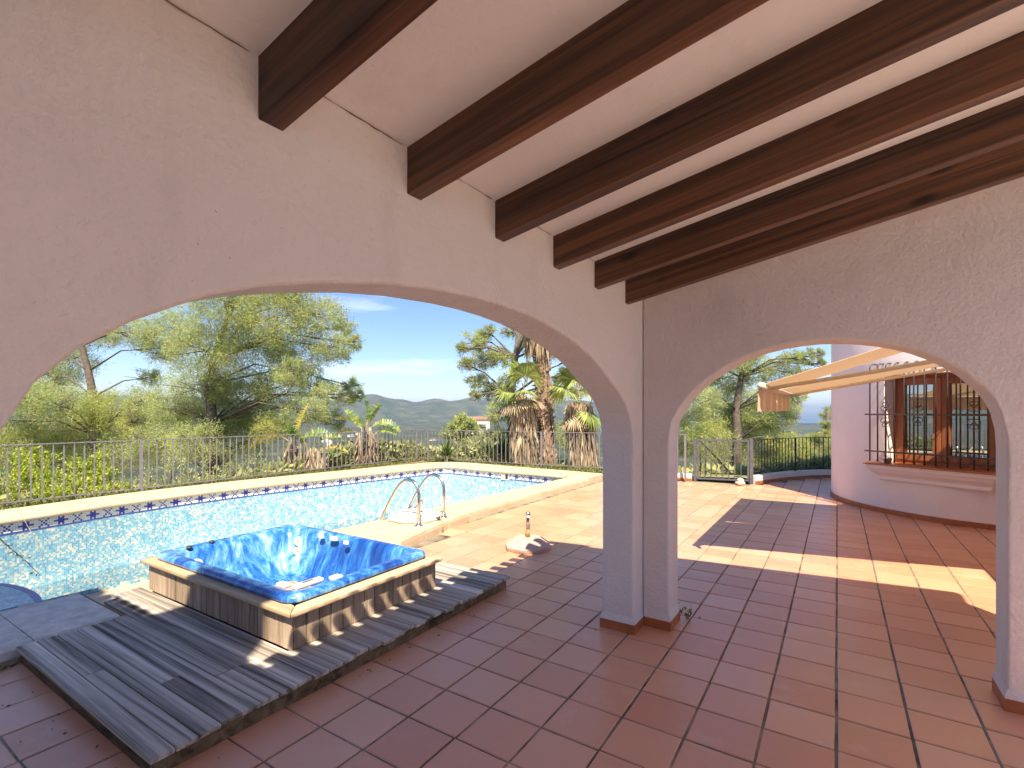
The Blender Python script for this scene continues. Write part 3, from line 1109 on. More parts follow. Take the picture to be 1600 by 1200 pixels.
cells = []
for j in range(-12, 12):
    for i in range(-13, 36):
        cx, cy = OX + (j + 0.5) * PX, OY + (i + 0.5) * PY
        if in_deck(cx, cy): continue
        if cx - 0.05 < coping_outer(cy): continue
        if cy + 0.1 > far_limit(cx): continue
        if math.hypot(cx - TC.x, cy - TC.y) < TR - 0.1: continue
        if cx > 2.6 and cy > 3.9: continue
        dd = -cx * SY + cy * CY
        rr = cx * CY + cy * SY
        vis = dd > 0.3 and abs(rr / dd) < 1.1 and EYE / dd * F_PX < 640
        # what the wall and the pillar hide counts as unseen
        if vis and cy > 3.9 and cx > 0.2 * cy: vis = False
        cells.append((0 if vis else 1, dd * dd + rr * rr, cx, cy))
cells.sort()


def tile_mesh(kx, ky, seed):
    rnd = random.Random(seed)
    hx, hy = PX / 2 - 0.0066, PY / 2 - 0.0052
    def j(): return rnd.uniform(-0.0018, 0.0018)
    c = [(-hx + j(), -hy + j()), (hx + j(), -hy + j()), (hx + j(), hy + j()), (-hx + j(), hy + j())]
    b = 0.004
    v = [(x, y, -0.012) for x, y in c] + [(x, y, -0.003) for x, y in c] + [(x - math.copysign(b, x), y - math.copysign(b, y), 0.0) for x, y in c]
    f = [(8, 9, 10, 11)]
    for k in range(4):
        k2 = (k + 1) % 4
        f += [(k, k2, 4 + k2, 4 + k), (4 + k, 4 + k2, 8 + k2, 8 + k)]
    return v, f


tile_vars = []
for s in range(6):
    v, f = tile_mesh(0, 0, s)
    me = bpy.data.meshes.new('floor_tile')
    me.from_pydata(v, [], f)
    me.materials.append(M['tile'])
    tile_vars.append(me)
rest = MB()
for n_, (hid, d2, cx, cy) in enumerate(cells):
    z = random.uniform(-0.0012, 0.0012)
    if n_ < 299:
        t = bpy.data.objects.new('floor_tile', random.choice(tile_vars))
        COL.objects.link(t)
        t.parent = floor
        t.location = (cx, cy, z)
        t.rotation_euler = (random.uniform(-0.004, 0.004), random.uniform(-0.004, 0.004), random.uniform(-0.004, 0.004) + (math.pi if random.random() < 0.5 else 0))
    else:
        v, f = tile_mesh(0, 0, n_ % 37)
        rest.add([(x + cx, y + cy, zz + z) for x, y, zz in v], f)
tag(rest.build('floor_tiles', M['tile'], floor), kind='stuff')

# ------------------------------------------------------------------ swimming pool
pool = tag(empty('swimming_pool', (-7, 5, 0)), 'half empty swimming pool lined with blue and white mosaic', 'pool')
def near_x(y): return -5.22 + 0.046 * (y - 1)
FAR = [(-8.85, -3.0), (-9.0, 0.0), (-9.23, 1.9), (-9.34, 2.6), (-9.46, 3.3), (-9.50, 4.0), (-9.47, 4.7), (-9.41, 5.47), (-9.25, 6.5), (-9.06, 7.65), (-8.86, 8.7), (-8.68, 9.6), (-8.62, 9.85)]
CORN = [(-8.56, 9.96), (-8.45, 10.02), (-8.30, 10.04)]
END = [(-7.3, 9.98), (-6.4, 9.93), (-5.6, 9.91), (near_x(9.9), 9.90)]
WALLPTS = FAR + CORN + END + [(near_x(y), y) for y in (8, 6, 4, 2, 0, -3.0)]
ZF, ZW = -1.22, -0.86


def wall_strip(pts, z0, z1, off=0.0):
    me = bpy.data.meshes.new('pool_wall')
    vs, fs, uvs = [], [], []
    L = 0
    acc = [0]
    for a, b in zip(pts[:-1], pts[1:]):
        L += math.hypot(b[0] - a[0], b[1] - a[1])
        acc.append(L)
    for (x, y), l in zip(pts, acc):
        vs += [(x, y, z0), (x, y, z1)]
    fs = [(2 * i, 2 * i + 2, 2 * i + 3, 2 * i + 1) for i in range(len(pts) - 1)]
    me.from_pydata(vs, [], fs)
    uv = me.uv_layers.new(name='UVMap')
    for poly in me.polygons:
        for li in poly.loop_indices:
            vi = me.loops[li].vertex_index
            uv.data[li].uv = (acc[vi // 2] + 20, vs[vi][2] + 20)
    return me


W(link_mesh('pool_wall', wall_strip(WALLPTS, ZF, 0.11), M['mosaic'], pool))
me = bpy.data.meshes.new('pool_floor')
pl = WALLPTS
me.from_pydata([(x, y, ZF) for x, y in pl], [], [tuple(range(len(pl)))])
uv = me.uv_layers.new(name='UVMap')
for poly in me.polygons:
    for li in poly.loop_indices:
        vi = me.loops[li].vertex_index
        uv.data[li].uv = (pl[vi][0] + 40, pl[vi][1] + 40)
W(link_mesh('pool_floor', me, M['mosaic'], pool))
# round step in the near corner
def disc_obj(c, r, z0, z1, name):
    n = 64
    me = bpy.data.meshes.new(name)
    vs = [(c[0] + r * math.cos(2 * math.pi * k / n), c[1] + r * math.sin(2 * math.pi * k / n), z) for z in (z0, z1) for k in range(n)]
    fs = [(k, (k + 1) % n, n + (k + 1) % n, n + k) for k in range(n)] + [tuple(range(n, 2 * n))]
    me.from_pydata(vs, [], fs)
    uv = me.uv_layers.new(name='UVMap')
    for poly in me.polygons:
        for li in poly.loop_indices:
            vi = me.loops[li].vertex_index
            k = vi % n
            if len(poly.vertices) == 4: uv.data[li].uv = (2 * math.pi * r * (k if not (poly.index == n - 1 and k == 0) else n) / n, vs[vi][2] + 9)
            else: uv.data[li].uv = (vs[vi][0] + 30, vs[vi][1] + 30)
    return link_mesh(name, me, M['mosaic'], pool)


ST = (-7.45, -0.35)
W(disc_obj(ST, 2.15, ZF, -0.42, 'round_step'))
mb = MB()
n = 96
for k in range(n):
    a, b = 2 * math.pi * k / n, 2 * math.pi * (k + 1) / n
    def q(an, r, z): return (ST[0] + r * math.cos(an), ST[1] + r * math.sin(an), z)
    mb.hexa([q(a, 2.10, -0.45), q(b, 2.10, -0.45), q(b, 2.16, -0.45), q(a, 2.16, -0.45), q(a, 2.10, -0.417), q(b, 2.10, -0.417), q(b, 2.16, -0.417), q(a, 2.16, -0.417)])
W(mb.build('step_nosing', M['mos_line'], pool, fix=True))

# water
wat = bpy.data.meshes.new('pool_water')
wat.from_pydata([(x, y, ZW) for x, y in pl], [], [tuple(range(len(pl)))])
tag(link_mesh('pool_water', wat, M['water']), kind='structure')

# waterline band of patterned mosaic, every little piece set on the wall
CELL = 0.0245
rows_pat = 6
motA = ['.........', '...###...', '.#######.', '...###...', '...###...']
motA = ['..#.#.#..', '.#######.', '#########', '.#######.', '..#.#.#..']
period = 16


def pat(c, r):
    """r 0 = top .. 5 = bottom; returns material index"""
    if r == 5: return 2
    k = c % period
    if k < 7:
        d = [(3,), (2, 3, 4), (0, 1, 2, 3, 4, 5, 6), (2, 3, 4), ()]
        d = [(2, 4), (2, 3, 4), (0, 1, 2, 3, 4, 5, 6), (2, 3, 4), (2, 4)]
        return 1 if k in d[r] else 0
    k2 = k - 9
    if 0 <= k2 < 5:
        return 1 if (k2 == r or k2 == 4 - r) else 0
    return 0


def band(pts, ztop, name):
    mb = MB()
    segs = []
    L = 0
    for a, b in zip(pts[:-1], pts[1:]):
        d = math.hypot(b[0] - a[0], b[1] - a[1])
        segs.append((L, L + d, a, b))
        L += d
    ncol = int(L / CELL)
    si = 0
    off = 0.004
    def pos(l):
        for s0, s1, a, b in segs:
            if l <= s1 + 1e-6:
                t = (l - s0) / (s1 - s0)
                tx, ty = (b[0] - a[0]) / (s1 - s0), (b[1] - a[1]) / (s1 - s0)
                return (a[0] + (b[0] - a[0]) * t + ty * off, a[1] + (b[1] - a[1]) * t - tx * off)
        return pts[-1]
    for c in range(ncol):
        p0, p1 = pos(c * CELL + 0.0008), pos((c + 1) * CELL - 0.0008)
        for r in range(rows_pat):
            z1 = ztop - r * CELL - 0.0008
            z0 = ztop - (r + 1) * CELL + 0.0008
            mb.add([(p0[0], p0[1], z0), (p1[0], p1[1], z0), (p1[0], p1[1], z1), (p0[0], p0[1], z1)], [(0, 1, 2, 3)], pat(c, r))
    o = mb.build(name, None, pool)
    for m_ in ('mos_white', 'mos_blue', 'mos_line'): o.data.materials.append(M[m_])
    tag(o, kind='stuff')
    return W(o)


band(FAR + CORN + END, 0.078, 'waterline_mosaic')

# coping stones
def sweep_stone(name, a, b, na, nb, prof, mat):
    """one stone between points a and b of the pool edge; na / nb point away from the pool; prof = (outward, z)"""
    mb = MB()
    m = len(prof)
    va = [(a[0] + na[0] * o_, a[1] + na[1] * o_, z) for o_, z in prof]
    vb = [(b[0] + nb[0] * o_, b[1] + nb[1] * o_, z) for o_, z in prof]
    mb.add(va + vb, [(k, (k + 1) % m, m + (k + 1) % m, m + k) for k in range(m)] + [tuple(range(m))[::-1], tuple(range(m, 2 * m))])
    return W(mb.build(name, mat, pool, fix=True))


def resample(pts, step):
    out = []
    acc = [0]
    for p, q in zip(pts[:-1], pts[1:]): acc.append(acc[-1] + math.hypot(q[0] - p[0], q[1] - p[1]))
    n = max(1, round(acc[-1] / step))
    for k in range(n + 1):
        l = acc[-1] * k / n
        for i in range(len(pts) - 1):
            if l <= acc[i + 1] + 1e-9:
                t = (l - acc[i]) / (acc[i + 1] - acc[i])
                out.append((pts[i][0] + (pts[i + 1][0] - pts[i][0]) * t, pts[i][1] + (pts[i + 1][1] - pts[i][1]) * t))
                break
    return out


def nose(z, w, drop=0.075, r=0.035, back=-0.05):
    pr = [(w, back), (0.012, 0.078), (-0.03, 0.079)]
    pr = [(0.02, z - drop)]
    for k in range(7):
        a = -math.pi / 2 + math.pi * k / 6
        pr.append((-0.022 - (drop / 2) * math.cos(a) * 0.9, z - drop / 2 + (drop / 2) * math.sin(a)))
    pr += [(w - 0.02, z + 0.003), (w, z - 0.012), (w, back), (0.02, back)]
    return pr


FARALL = resample(FAR, 0.52)
def normal_out(pts, i, left=True):
    p = pts[max(0, i - 1)]; q = pts[min(len(pts) - 1, i + 1)]
    d = Vector((q[0] - p[0], q[1] - p[1], 0)).normalized()
    return (-d.y, d.x) if left else (d.y, -d.x)
run = resample(FAR[:-1] + [(-8.64, 9.78)], 0.52)
for i in range(len(run) - 1):
    sweep_stone('coping_stone', run[i], run[i + 1], normal_out(run, i), normal_out(run, i + 1), nose(0.15, 0.83), M['coping'])
# far corner piece and end run
corner = [(-8.64, 9.78)] + CORN + [(-8.1, 10.03)]
cn0, cn1 = normal_out(run, len(run) - 1), (0.03, 1.0)
prof = nose(0.15, 0.83)
nn = len(corner)
for i in range(nn - 1):
    def nrm(t):
        a0 = math.atan2(cn0[1], cn0[0]); a1 = math.atan2(cn1[1], cn1[0])
        a = a0 + (a1 - a0) * t
        return (math.cos(a), math.sin(a))
    sweep_stone('coping_stone', corner[i], corner[i + 1], nrm(i / (nn - 1)), nrm((i + 1) / (nn - 1)), prof, M['coping'])
erun = resample([(-8.1, 10.03)] + END[:-1] + [(-4.98, 9.895)], 0.52)
for i in range(len(erun) - 1):
    sweep_stone('coping_stone', erun[i], erun[i + 1], (0.0, 1.0) if i else cn1, (0.0, 1.0), nose(0.15, 0.80), M['coping'])
# near run
ys = list(np.arange(-2.7, 1.56, 0.47)) + [1.56]
def near_stone(ya, yb, z, mat, edge):
    mb = MB()
    pr0 = nose(z, 1.0)[1:8]
    vs = []
    for y in (ya, yb):
        xi, xo = near_x(y), coping_outer(y)
        for o_, zz in [(0.02, z - 0.075)] + pr0: vs.append((xi + o_, y, zz))
        vs += [(xo - 0.035, y, z + 0.002), (xo - 0.008, y, z - 0.02), (xo + random.uniform(-0.004, 0.004), y, z - 0.06), (xo + random.uniform(-0.006, 0.01), y, -0.04), (xi + 0.02, y, -0.04)]
    m = len(vs) // 2
    fs = [(k, (k + 1) % m, m + (k + 1) % m, m + k) for k in range(m)] + [tuple(range(m))[::-1], tuple(range(m, 2 * m))]
    mb.add(vs, fs)
    me_o = W(mb.build('coping_stone', mat, pool, fix=True))
    return me_o
for a, b in zip(ys[:-1], ys[1:]):
    if b - a > 0.1: near_stone(a + 0.003, b - 0.003, 0.098, M['pebble'], None)
for a, b in ((1.565, 2.2), (2.2, 2.9), (2.9, 3.45)):
    near_stone(a + 0.002, b - 0.002, 0.072, M['coping'], None)
yn = [3.46, 4.03, 4.6, 5.15, 5.7, 6.25, 6.8, 7.35, 7.9, 8.45, 9.0, 9.55, 9.88]
for a, b in zip(yn[:-1], yn[1:]):
    near_stone(a + 0.0015, b - 0.0015, 0.14, M['coping'], None)
mb = MB()          # corner slab where the end run meets the near run
mb.box(-4.975, -4.46, 9.885, 10.70, -0.04, 0.147)
W(mb.build('coping_stone', M['coping'], pool, fix=True, bevel=0.02))
# skimmer mouth in the end wall
mb = MB()
mb.box(-6.72, -6.5, 9.925, 9.94, -0.075, 0.075)
sk = W(mb.build('skimmer', M['cream'], pool, fix=True))
mb = MB()
mb.box(-6.60, -6.53, 9.918, 9.924, -0.05, 0.06)
c = mb.build('skimmer_mouth', M['darkplastic'], sk, fix=True)

# pool ladder
lad = tag(empty('pool_ladder', (-4.42, 4.9, 0.14)), 'curved stainless steel pool ladder on the sandy coping', 'ladder')
for y, sx in ((4.647, 0.0), (5.186, -0.055)):
    prof = [(-4.393, 0.14), (-4.385, 0.45), (-4.388, 0.55), (-4.42, 0.64), (-4.48, 0.69), (-4.56, 0.712), (-4.64, 0.69), (-4.72, 0.63), (-4.80, 0.54), (-4.92, 0.37), (-5.03, 0.19), (-5.10, 0.04), (-5.13, -0.12), (-5.14, -0.9)]
    mb = MB()
    mb.tube([(x + sx, y, z) for x, z in prof], 0.021, 12)
    rl = W(mb.build('handrail', M['steel'], lad, smooth=True))
    f = lathe_obj('foot_flange', [(0.055, 0), (0.055, 0.012), (0.03, 0.025), (0.0, 0.025)], (-4.393 + sx, y, 0.1405), M['steel'], rl)
mb = MB()
mb.tube([(-5.03, 5.22, 0.19), (-4.99, 5.35, 0.30), (-4.88, 5.27, 0.13)], 0.011, 6)
W(mb.build('stay_rod', M['steel'], lad, smooth=True))
for z in (-0.25, -0.52, -0.8):
    mb = MB()
    mb.box(-5.21, -5.12, 4.66, 5.12, z, z + 0.03)
    W(mb.build('tread', M['cream'], lad, fix=True, bevel=0.006))


def ngon_ring(r, n, z, c=(0, 0), rot=0.0, wob=0.0):
    return [(c[0] + r * (1 + random.uniform(-wob, wob)) * math.cos(2 * math.pi * k / n + rot), c[1] + r * (1 + random.uniform(-wob, wob)) * math.sin(2 * math.pi * k / n + rot), z) for k in range(n)]


def stack(rings):
    mb = MB()
    n = len(rings[0])
    vs = [p for r in rings for p in r]
    fs = [(i * n + k, i * n + (k + 1) % n, (i + 1) * n + (k + 1) % n, (i + 1) * n + k) for i in range(len(rings) - 1) for k in range(n)]
    fs += [tuple(range(n))[::-1], tuple((len(rings) - 1) * n + k for k in range(n))]
    mb.add(vs, fs)
    return mb


# white octagonal weight lying between the rails
wt = tag(empty('umbrella_base', (-4.74, 4.95, 0.143)), 'flat pale octagonal cement base lying between the pool ladder rails', 'umbrella base')
mb = stack([ngon_ring(0.36, 8, 0.0, rot=0.3), ngon_ring(0.375, 8, 0.02, rot=0.3), ngon_ring(0.36, 8, 0.055, rot=0.3), ngon_ring(0.30, 8, 0.075, rot=0.3), ngon_ring(0.12, 8, 0.085, rot=0.3)])
mb.build('cement_slab', M['whitecement'], wt, fix=True, bevel=0.006)
mb = MB()
mb.tube([(0.06, 0.03, 0.082), (0.06, 0.03, 0.096)], 0.035, 12)
mb.build('socket', M['darkplastic'], wt, fix=True)
mb = MB()
mb.tube([(-4.42, 4.985, 0.20), (-4.40, 5.0, 0.165), (-4.375, 5.02, 0.15), (-4.335, 5.03, 0.13), (-4.325, 5.03, 0.08), (-4.30, 5.0, 0.03), (-4.29, 4.99, 0.008)], 0.009, 6)
for k in range(5):
    a = k * 1.3
    mb.tube([(-4.42 + 0.03 * math.cos(a), 5.0 + 0.03 * math.sin(a), 0.165), (-4.40 + 0.035 * math.cos(a + 1), 5.01 + 0.035 * math.sin(a + 1), 0.20), (-4.39 + 0.02 * math.cos(a + 2.4), 5.02 + 0.02 * math.sin(a + 2.4), 0.15)], 0.006, 5)
tag(mb.build('cord', M['rope'], None, smooth=True), 'short knotted cord hanging over the coping edge beside the ladder', 'cord')

# octagonal umbrella base with its stub of pole
ub = tag(empty('umbrella_base', (-2.99, 4.965, 0.0)), 'pinkish octagonal concrete base with a rusty pole stub on the tiles', 'umbrella base')
ro = 0.25
mb = stack([ngon_ring(0.265, 8, 0.002, rot=ro), ngon_ring(0.275, 8, 0.045, rot=ro), ngon_ring(0.255, 8, 0.06, rot=ro), ngon_ring(0.165, 8, 0.125, rot=ro), ngon_ring(0.06, 8, 0.13, rot=ro)])
mb.build('concrete_foot', M['concrete'], ub, fix=True, bevel=0.007)
mb = MB()
mb.tube([(0, 0, 0.125), (0, 0, 0.22)], 0.0235, 14)
mb.build('rusty_pole', M['rust'], ub, smooth=True)
mb = MB()
mb.tube([(0, 0, 0.22), (0, 0, 0.395)], 0.024, 14)
pole = mb.build('pole', M['poleplate'], ub, smooth=True)
mb = MB()
mb.tube([(0, 0, 0.385), (0, 0, 0.415)], 0.0275, 14)
mb.build('pole_cap', M['steel'], ub, smooth=True)
mb = MB()
mb.tube([(0.012, -0.022, 0.345), (0.02, -0.036, 0.345)], 0.017, 10)
mb.build('clamp_knob', M['darkplastic'], ub, smooth=True)

# ------------------------------------------------------------------ timber deck
deck = tag(empty('timber_deck', (-3.4, 2.3, 0)), 'weathered grey timber deck step under the blue hot tub', 'deck')
nb = 28
ZD = 0.103
for k in range(nb):
    ya = 0.965 + k * 0.1006
    yb = ya + 0.0955
    segs = []
    xr = -2.455 + random.uniform(-0.02, 0.012)
    ym = (ya + yb) / 2
    if ym < 1.53: xl = -4.345
    elif ym < 1.8: xl = -4.93 + 0.35 * max(0, (1.72 - ym) / 0.2) ** 1.5
    elif ym < 1.86: xl = -4.93
    elif ym < 3.18: xl = -2.865
    else: xl = -4.5 if ym < 3.3 else (-3.8 if ym > 3.5 else -4.0)
    cuts = [xl, xr]
    if k in (5, 6) : cuts = [xl, -2.93, xr]
    if k in (1,): cuts = [xl, -3.55, xr]
    if k in (3,): cuts = [xl, -3.1, xr]
    for a, b in zip(cuts[:-1], cuts[1:]):
        mb = MB()
        zt = ZD + random.uniform(-0.002, 0.002)
        tilt = random.uniform(-0.002, 0.002)
        la = a + 0.002
        cut = 0.1 if (a == xl and 1.5 < ym < 1.75) else 0
        mb.hexa([(la + cut * 0.0, ya, zt - 0.024), (b, ya, zt - 0.024), (b, yb, zt - 0.024), (la, yb, zt - 0.024), (la, ya, zt - tilt), (b, ya, zt - tilt), (b, yb, zt + tilt), (la, yb, zt + tilt)])
        W(mb.build('board', M['deckboard'], deck, fix=True, bevel=0.003, seg=1))
for (x0, x1, y0, y1) in ((-2.515, -2.485, 0.985, 3.75), (-4.33, -2.516, 0.985, 1.012), (-4.33, -2.516, 3.72, 3.748)):
    mb = MB()
    mb.box(x0, x1, y0, y1, 0.001, 0.078)
    W(mb.build('fascia_board', M['deckedge'], deck, fix=True))
mb = MB()
for y in (1.25, 1.7, 2.4, 3.0, 3.5):
    mb.box(-4.3, -2.52, y, y + 0.05, 0.001, 0.078)
W(mb.build('joists', M['deckedge'], deck, fix=True))

# ------------------------------------------------------------------ hot tub
tub = tag(empty('hot_tub', (-3.8, 2.53, ZD)), 'marbled blue hot tub in a weathered wooden cabinet on the deck', 'hot tub')
bx0, bx1, by0, by1 = -4.795, -2.83, 1.872, 3.20
z0, z1 = ZD + 0.003, 0.322
mb = MB()
mb.box(bx0 + 0.02, bx1 - 0.02, by0 + 0.02, by1 - 0.02, z0, z1 - 0.02)
# hollow out: only the four sides
mb = MB()
t = 0.012
mb.box(bx0 + 0.014, bx1 - 0.014, by0 + 0.014, by0 + 0.026, z0, z1)
mb.box(bx0 + 0.014, bx1 - 0.014, by1 - 0.026, by1 - 0.014, z0, z1)
mb.box(bx0 + 0.014, bx0 + 0.026, by0 + 0.027, by1 - 0.027, z0, z1)
mb.box(bx1 - 0.026, bx1 - 0.014, by0 + 0.027, by1 - 0.027, z0, z1)
W(mb.build('cabinet_backing', M['deckedge'], tub, fix=True))
pitch = 0.0895
def planks_x(y0_, y1_):
    n = int((bx1 - bx0) / pitch)
    w = (bx1 - bx0) / n
    for k in range(n):
        mb = MB()
        j = random.uniform(-0.0015, 0.0015)
        mb.box(bx0 + k * w + 0.003, bx0 + (k + 1) * w - 0.003, y0_ + j, y1_ + j, z0, z1)
        W(mb.build('plank', M['plank'], tub, fix=True, bevel=0.002, seg=1))
planks_x(by0, by0 + 0.012)
planks_x(by1 - 0.012, by1)
def planks_y(x0_, x1_):
    n = int((by1 - by0 - 0.026) / pitch)
    w = (by1 - by0 - 0.026) / n
    for k in range(n):
        mb = MB()
        j = random.uniform(-0.0015, 0.0015)
        mb.box(x0_ + j, x1_ + j, by0 + 0.013 + k * w + 0.003, by0 + 0.013 + (k + 1) * w - 0.003, z0, z1)
        W(mb.build('plank', M['plank'], tub, fix=True, bevel=0.002, seg=1))
planks_y(bx1 - 0.012, bx1)
planks_y(bx0, bx0 + 0.012)
# mitred rail
rx0, rx1, ry0, ry1 = -4.84, -2.785, 1.832, 3.243
ri = 0.10
C4 = [(rx0, ry0), (rx1, ry0), (rx1, ry1), (rx0, ry1)]
I4 = [(rx0 + ri, ry0 + ri), (rx1 - ri, ry0 + ri), (rx1 - ri, ry1 - ri), (rx0 + ri, ry1 - ri)]
for k in range(4):
    a, b = C4[k], C4[(k + 1) % 4]
    c, d = I4[(k + 1) % 4], I4[k]
    g = 0.0015
    dx, dy = (b[0] - a[0]), (b[1] - a[1])
    l = math.hypot(dx, dy)
    ux, uy = dx / l * g, dy / l * g
    q = [(a[0] + ux, a[1] + uy), (b[0] - ux, b[1] - uy), (c[0] - ux, c[1] - uy), (d[0] + ux, d[1] + uy)]
    mb = MB()
    mb.hexa([(x, y, 0.322) for x, y in q] + [(x, y, 0.360) for x, y in q])
    W(mb.build('rail', M['rail'], tub, fix=True, bevel=0.012, seg=3))


def rrect(x0, x1, y0, y1, r, z, n=8):
    pts = []
    for (cx, cy, a0) in ((x1 - r, y0 + r, -90), (x1 - r, y1 - r, 0), (x0 + r, y1 - r, 90), (x0 + r, y0 + r, 180)):
        for k in range(n + 1):
            a = R(a0 + 90 * k / n)
            pts.append((cx + r * math.cos(a), cy + r * math.sin(a), z))
    return pts


sx0, sx1, sy0, sy1 = -4.775, -2.875, 1.89, 3.19
# shell: rim rings first, then the well as a height field so that seats, lounger and footwell are one moulded surface
rings = [rrect(sx0 + 0.012, sx1 - 0.012, sy0 + 0.012, sy1 - 0.012, 0.10, 0.361), rrect(sx0, sx1, sy0, sy1, 0.11, 0.372), rrect(sx0, sx1, sy0, sy1, 0.11, 0.392), rrect(sx0 + 0.012, sx1 - 0.012, sy0 + 0.012, sy1 - 0.012, 0.10, 0.407), rrect(sx0 + 0.035, sx1 - 0.035, sy0 + 0.035, sy1 - 0.035, 0.09, 0.412), rrect(sx0 + 0.085, sx1 - 0.085, sy0 + 0.085, sy1 - 0.085, 0.11, 0.410), rrect(sx0 + 0.105, sx1 - 0.105, sy0 + 0.10, sy1 - 0.10, 0.12, 0.402)]
mb = MB()
nrr = len(rings[0])
vs = [p for r in rings for p in r]
mb.add(vs, [(i * nrr + k, i * nrr + (k + 1) % nrr, (i + 1) * nrr + (k + 1) % nrr, (i + 1) * nrr + k) for i in range(len(rings) - 1) for k in range(nrr)])
# inner well as shrinking rings with depths that depend on the direction
cxm, cym = (sx0 + sx1) / 2, (sy0 + sy1) / 2
base = rings[-1]


def smooth(a, b, x):
    t = max(0.0, min(1.0, (x - a) / (b - a)))
    return t * t * (3 - 2 * t)


def depth(x, y, t):
    """t: 0 at the rim .. 1 in the middle"""
    u = (x - sx0) / (sx1 - sx0)      # 0 far left .. 1 right
    v = (y - sy0) / (sy1 - sy0)
    z = 0.402 - 0.22 * smooth(0.0, 0.18, t)                # back rests
    z -= 0.16 * smooth(0.14, 0.34, t)
    z -= 0.18 * smooth(0.45, 0.62, t)                       # footwell
    # raised ledge with fittings in the far right corner
    led = smooth(0.40, 0.46, u) * (1 - smooth(0.62, 0.68, u)) * smooth(0.70, 0.80, v)
    z = z + (0.37 - z) * led * (1 - smooth(0.3, 0.42, t))
    # lounge seat hollow, upper left
    lo = (1 - smooth(0.2, 0.3, u))
    z += 0.05 * lo * math.sin(v * 9.0) * smooth(0.1, 0.3, t) * (1 - smooth(0.5, 0.7, t))
    return z


NT = 26
prev_idx = list(range((len(rings) - 1) * nrr, len(rings) * nrr))
for i in range(1, NT + 1):
    t = i / NT
    sh = 1 - (1 - 0.12) * (0.42 * smooth(0, 0.42, t) + 0.58 * t) if False else 1 - 0.93 * t
    b0 = len(mb.v)
    ring = []
    for (x, y, z) in base:
        X, Y = cxm + (x - cxm) * sh, cym + (y - cym) * sh
        ring.append((X, Y, depth(X, Y, t)))
    mb.v.extend(ring)
    for k in range(nrr):
        k2 = (k + 1) % nrr
        mb.f.append((prev_idx[k], prev_idx[k2], b0 + k2, b0 + k))
        mb.mi.append(0)
    prev_idx = list(range(b0, b0 + nrr))
mb.f.append(tuple(prev_idx)); mb.mi.append(0)
shell = W(mb.build('shell', M['acrylic'], tub, smooth=True, fix=True))
def jet(p, nrm, r, name='jet'):
    q = Vector(nrm).normalized().to_track_quat('Z', 'Y')
    mb = MB()
    mb.lathe([(r, 0), (r * 1.02, 0.008), (r * 0.8, 0.018), (r * 0.62, 0.012), (r * 0.55, 0.006), (0.0, 0.006)], (0, 0, 0), 20)
    o = W(mb.build(name, M['cream'], tub, smooth=True))
    o.location = p
    o.rotation_euler = q.to_euler()
    mb = MB()
    mb.lathe([(r * 0.26, 0.004), (r * 0.22, 0.015), (0, 0.016)], (0, 0, 0), 12)
    for k in range(3):
        a = k * 2.09
        mb.tube([(0, 0, 0.009), (r * 0.6 * math.cos(a), r * 0.6 * math.sin(a), 0.009)], r * 0.1, 5)
    mb.build('nozzle', M['rust'], o, smooth=True)


def shell_pt(u, v, t):
    x, y = u, v
    return Vector((x, y, depth(x, y, t)))


def surf(xd, yd, t):
    """point on the well for a direction from the middle"""
    best = None
    for (x, y, z) in base:
        d = Vector((x - cxm, y - cym)).normalized().dot(Vector((xd, yd)).normalized())
        if best is None or d > best[0]: best = (d, x, y)
    sh = 1 - 0.93 * t
    X, Y = cxm + (best[1] - cxm) * sh, cym + (best[2] - cym) * sh
    return Vector((X, Y, depth(X, Y, t)))


for (dx, dy, t, r) in ((-0.35, 0.65, 0.09, 0.04), (-0.35, 0.65, 0.15, 0.04), (-0.95, -0.05, 0.1, 0.045), (0.0, 0.66, 0.13, 0.032), (-0.75, 0.62, 0.10, 0.03)):
    p = surf(dx, dy, t)
    jet(p + Vector((-dx, -dy, 0.4)).normalized() * 0.004, (-dx, -dy, 0.45), r)
for (x, y) in ((-4.66, 2.12), (-4.69, 2.32)):
    mb = MB()
    mb.lathe([(0.024, 0), (0.024, 0.014), (0.015, 0.022), (0, 0.022)], (x, y, 0.405), 14)
    W(mb.build('air_valve', M['darkplastic'], tub, smooth=True))
# fittings on the ledge and the near rim
for (x, y, rx, ry) in ((-4.10, 3.02, 0.04, 0.02), (-3.93, 3.03, 0.055, 0.026), (-3.72, 3.0, 0.035, 0.018)):
    mb = MB()
    mb.lathe([(1, 0), (1, 0.014), (0.8, 0.03), (0, 0.032)], (0, 0, 0), 16)
    o = W(mb.build('diverter_cap', M['cream'], tub, smooth=True))
    o.location = (x, y, 0.385); o.scale = (rx, ry, 1)
for (x, y, w, d) in ((-3.16, 2.03, 0.05, 0.03), (-3.05, 2.14, 0.03, 0.11), (-2.985, 2.32, 0.035, 0.04)):
    mb = MB()
    mb.box(x - w, x + w, y - d, y + d, 0.392, 0.420)
    o = W(mb.build('control_panel' if d > 0.1 else 'air_control', M['cream'], tub, fix=True, bevel=0.01, seg=3))
    if d > 0.1:
        mb = MB()
        mb.box(x - 0.01, x + 0.01, y - 0.04, y + 0.04, 0.4195, 0.4215)
        c = mb.build('display', M['darkplastic'], o)

# ------------------------------------------------------------------ fences and gate
BAR_ME = {}


def bar_mesh(h, w, mat):
    key = (round(h, 3), w, mat.name)
    if key not in BAR_ME:
        mb = MB()
        mb.box(-w / 2, w / 2, -w / 2, w / 2, 0, h)
        me = mb.mesh('bar')
        me.materials.append(mat)
        BAR_ME[key] = me
    return BAR_ME[key]


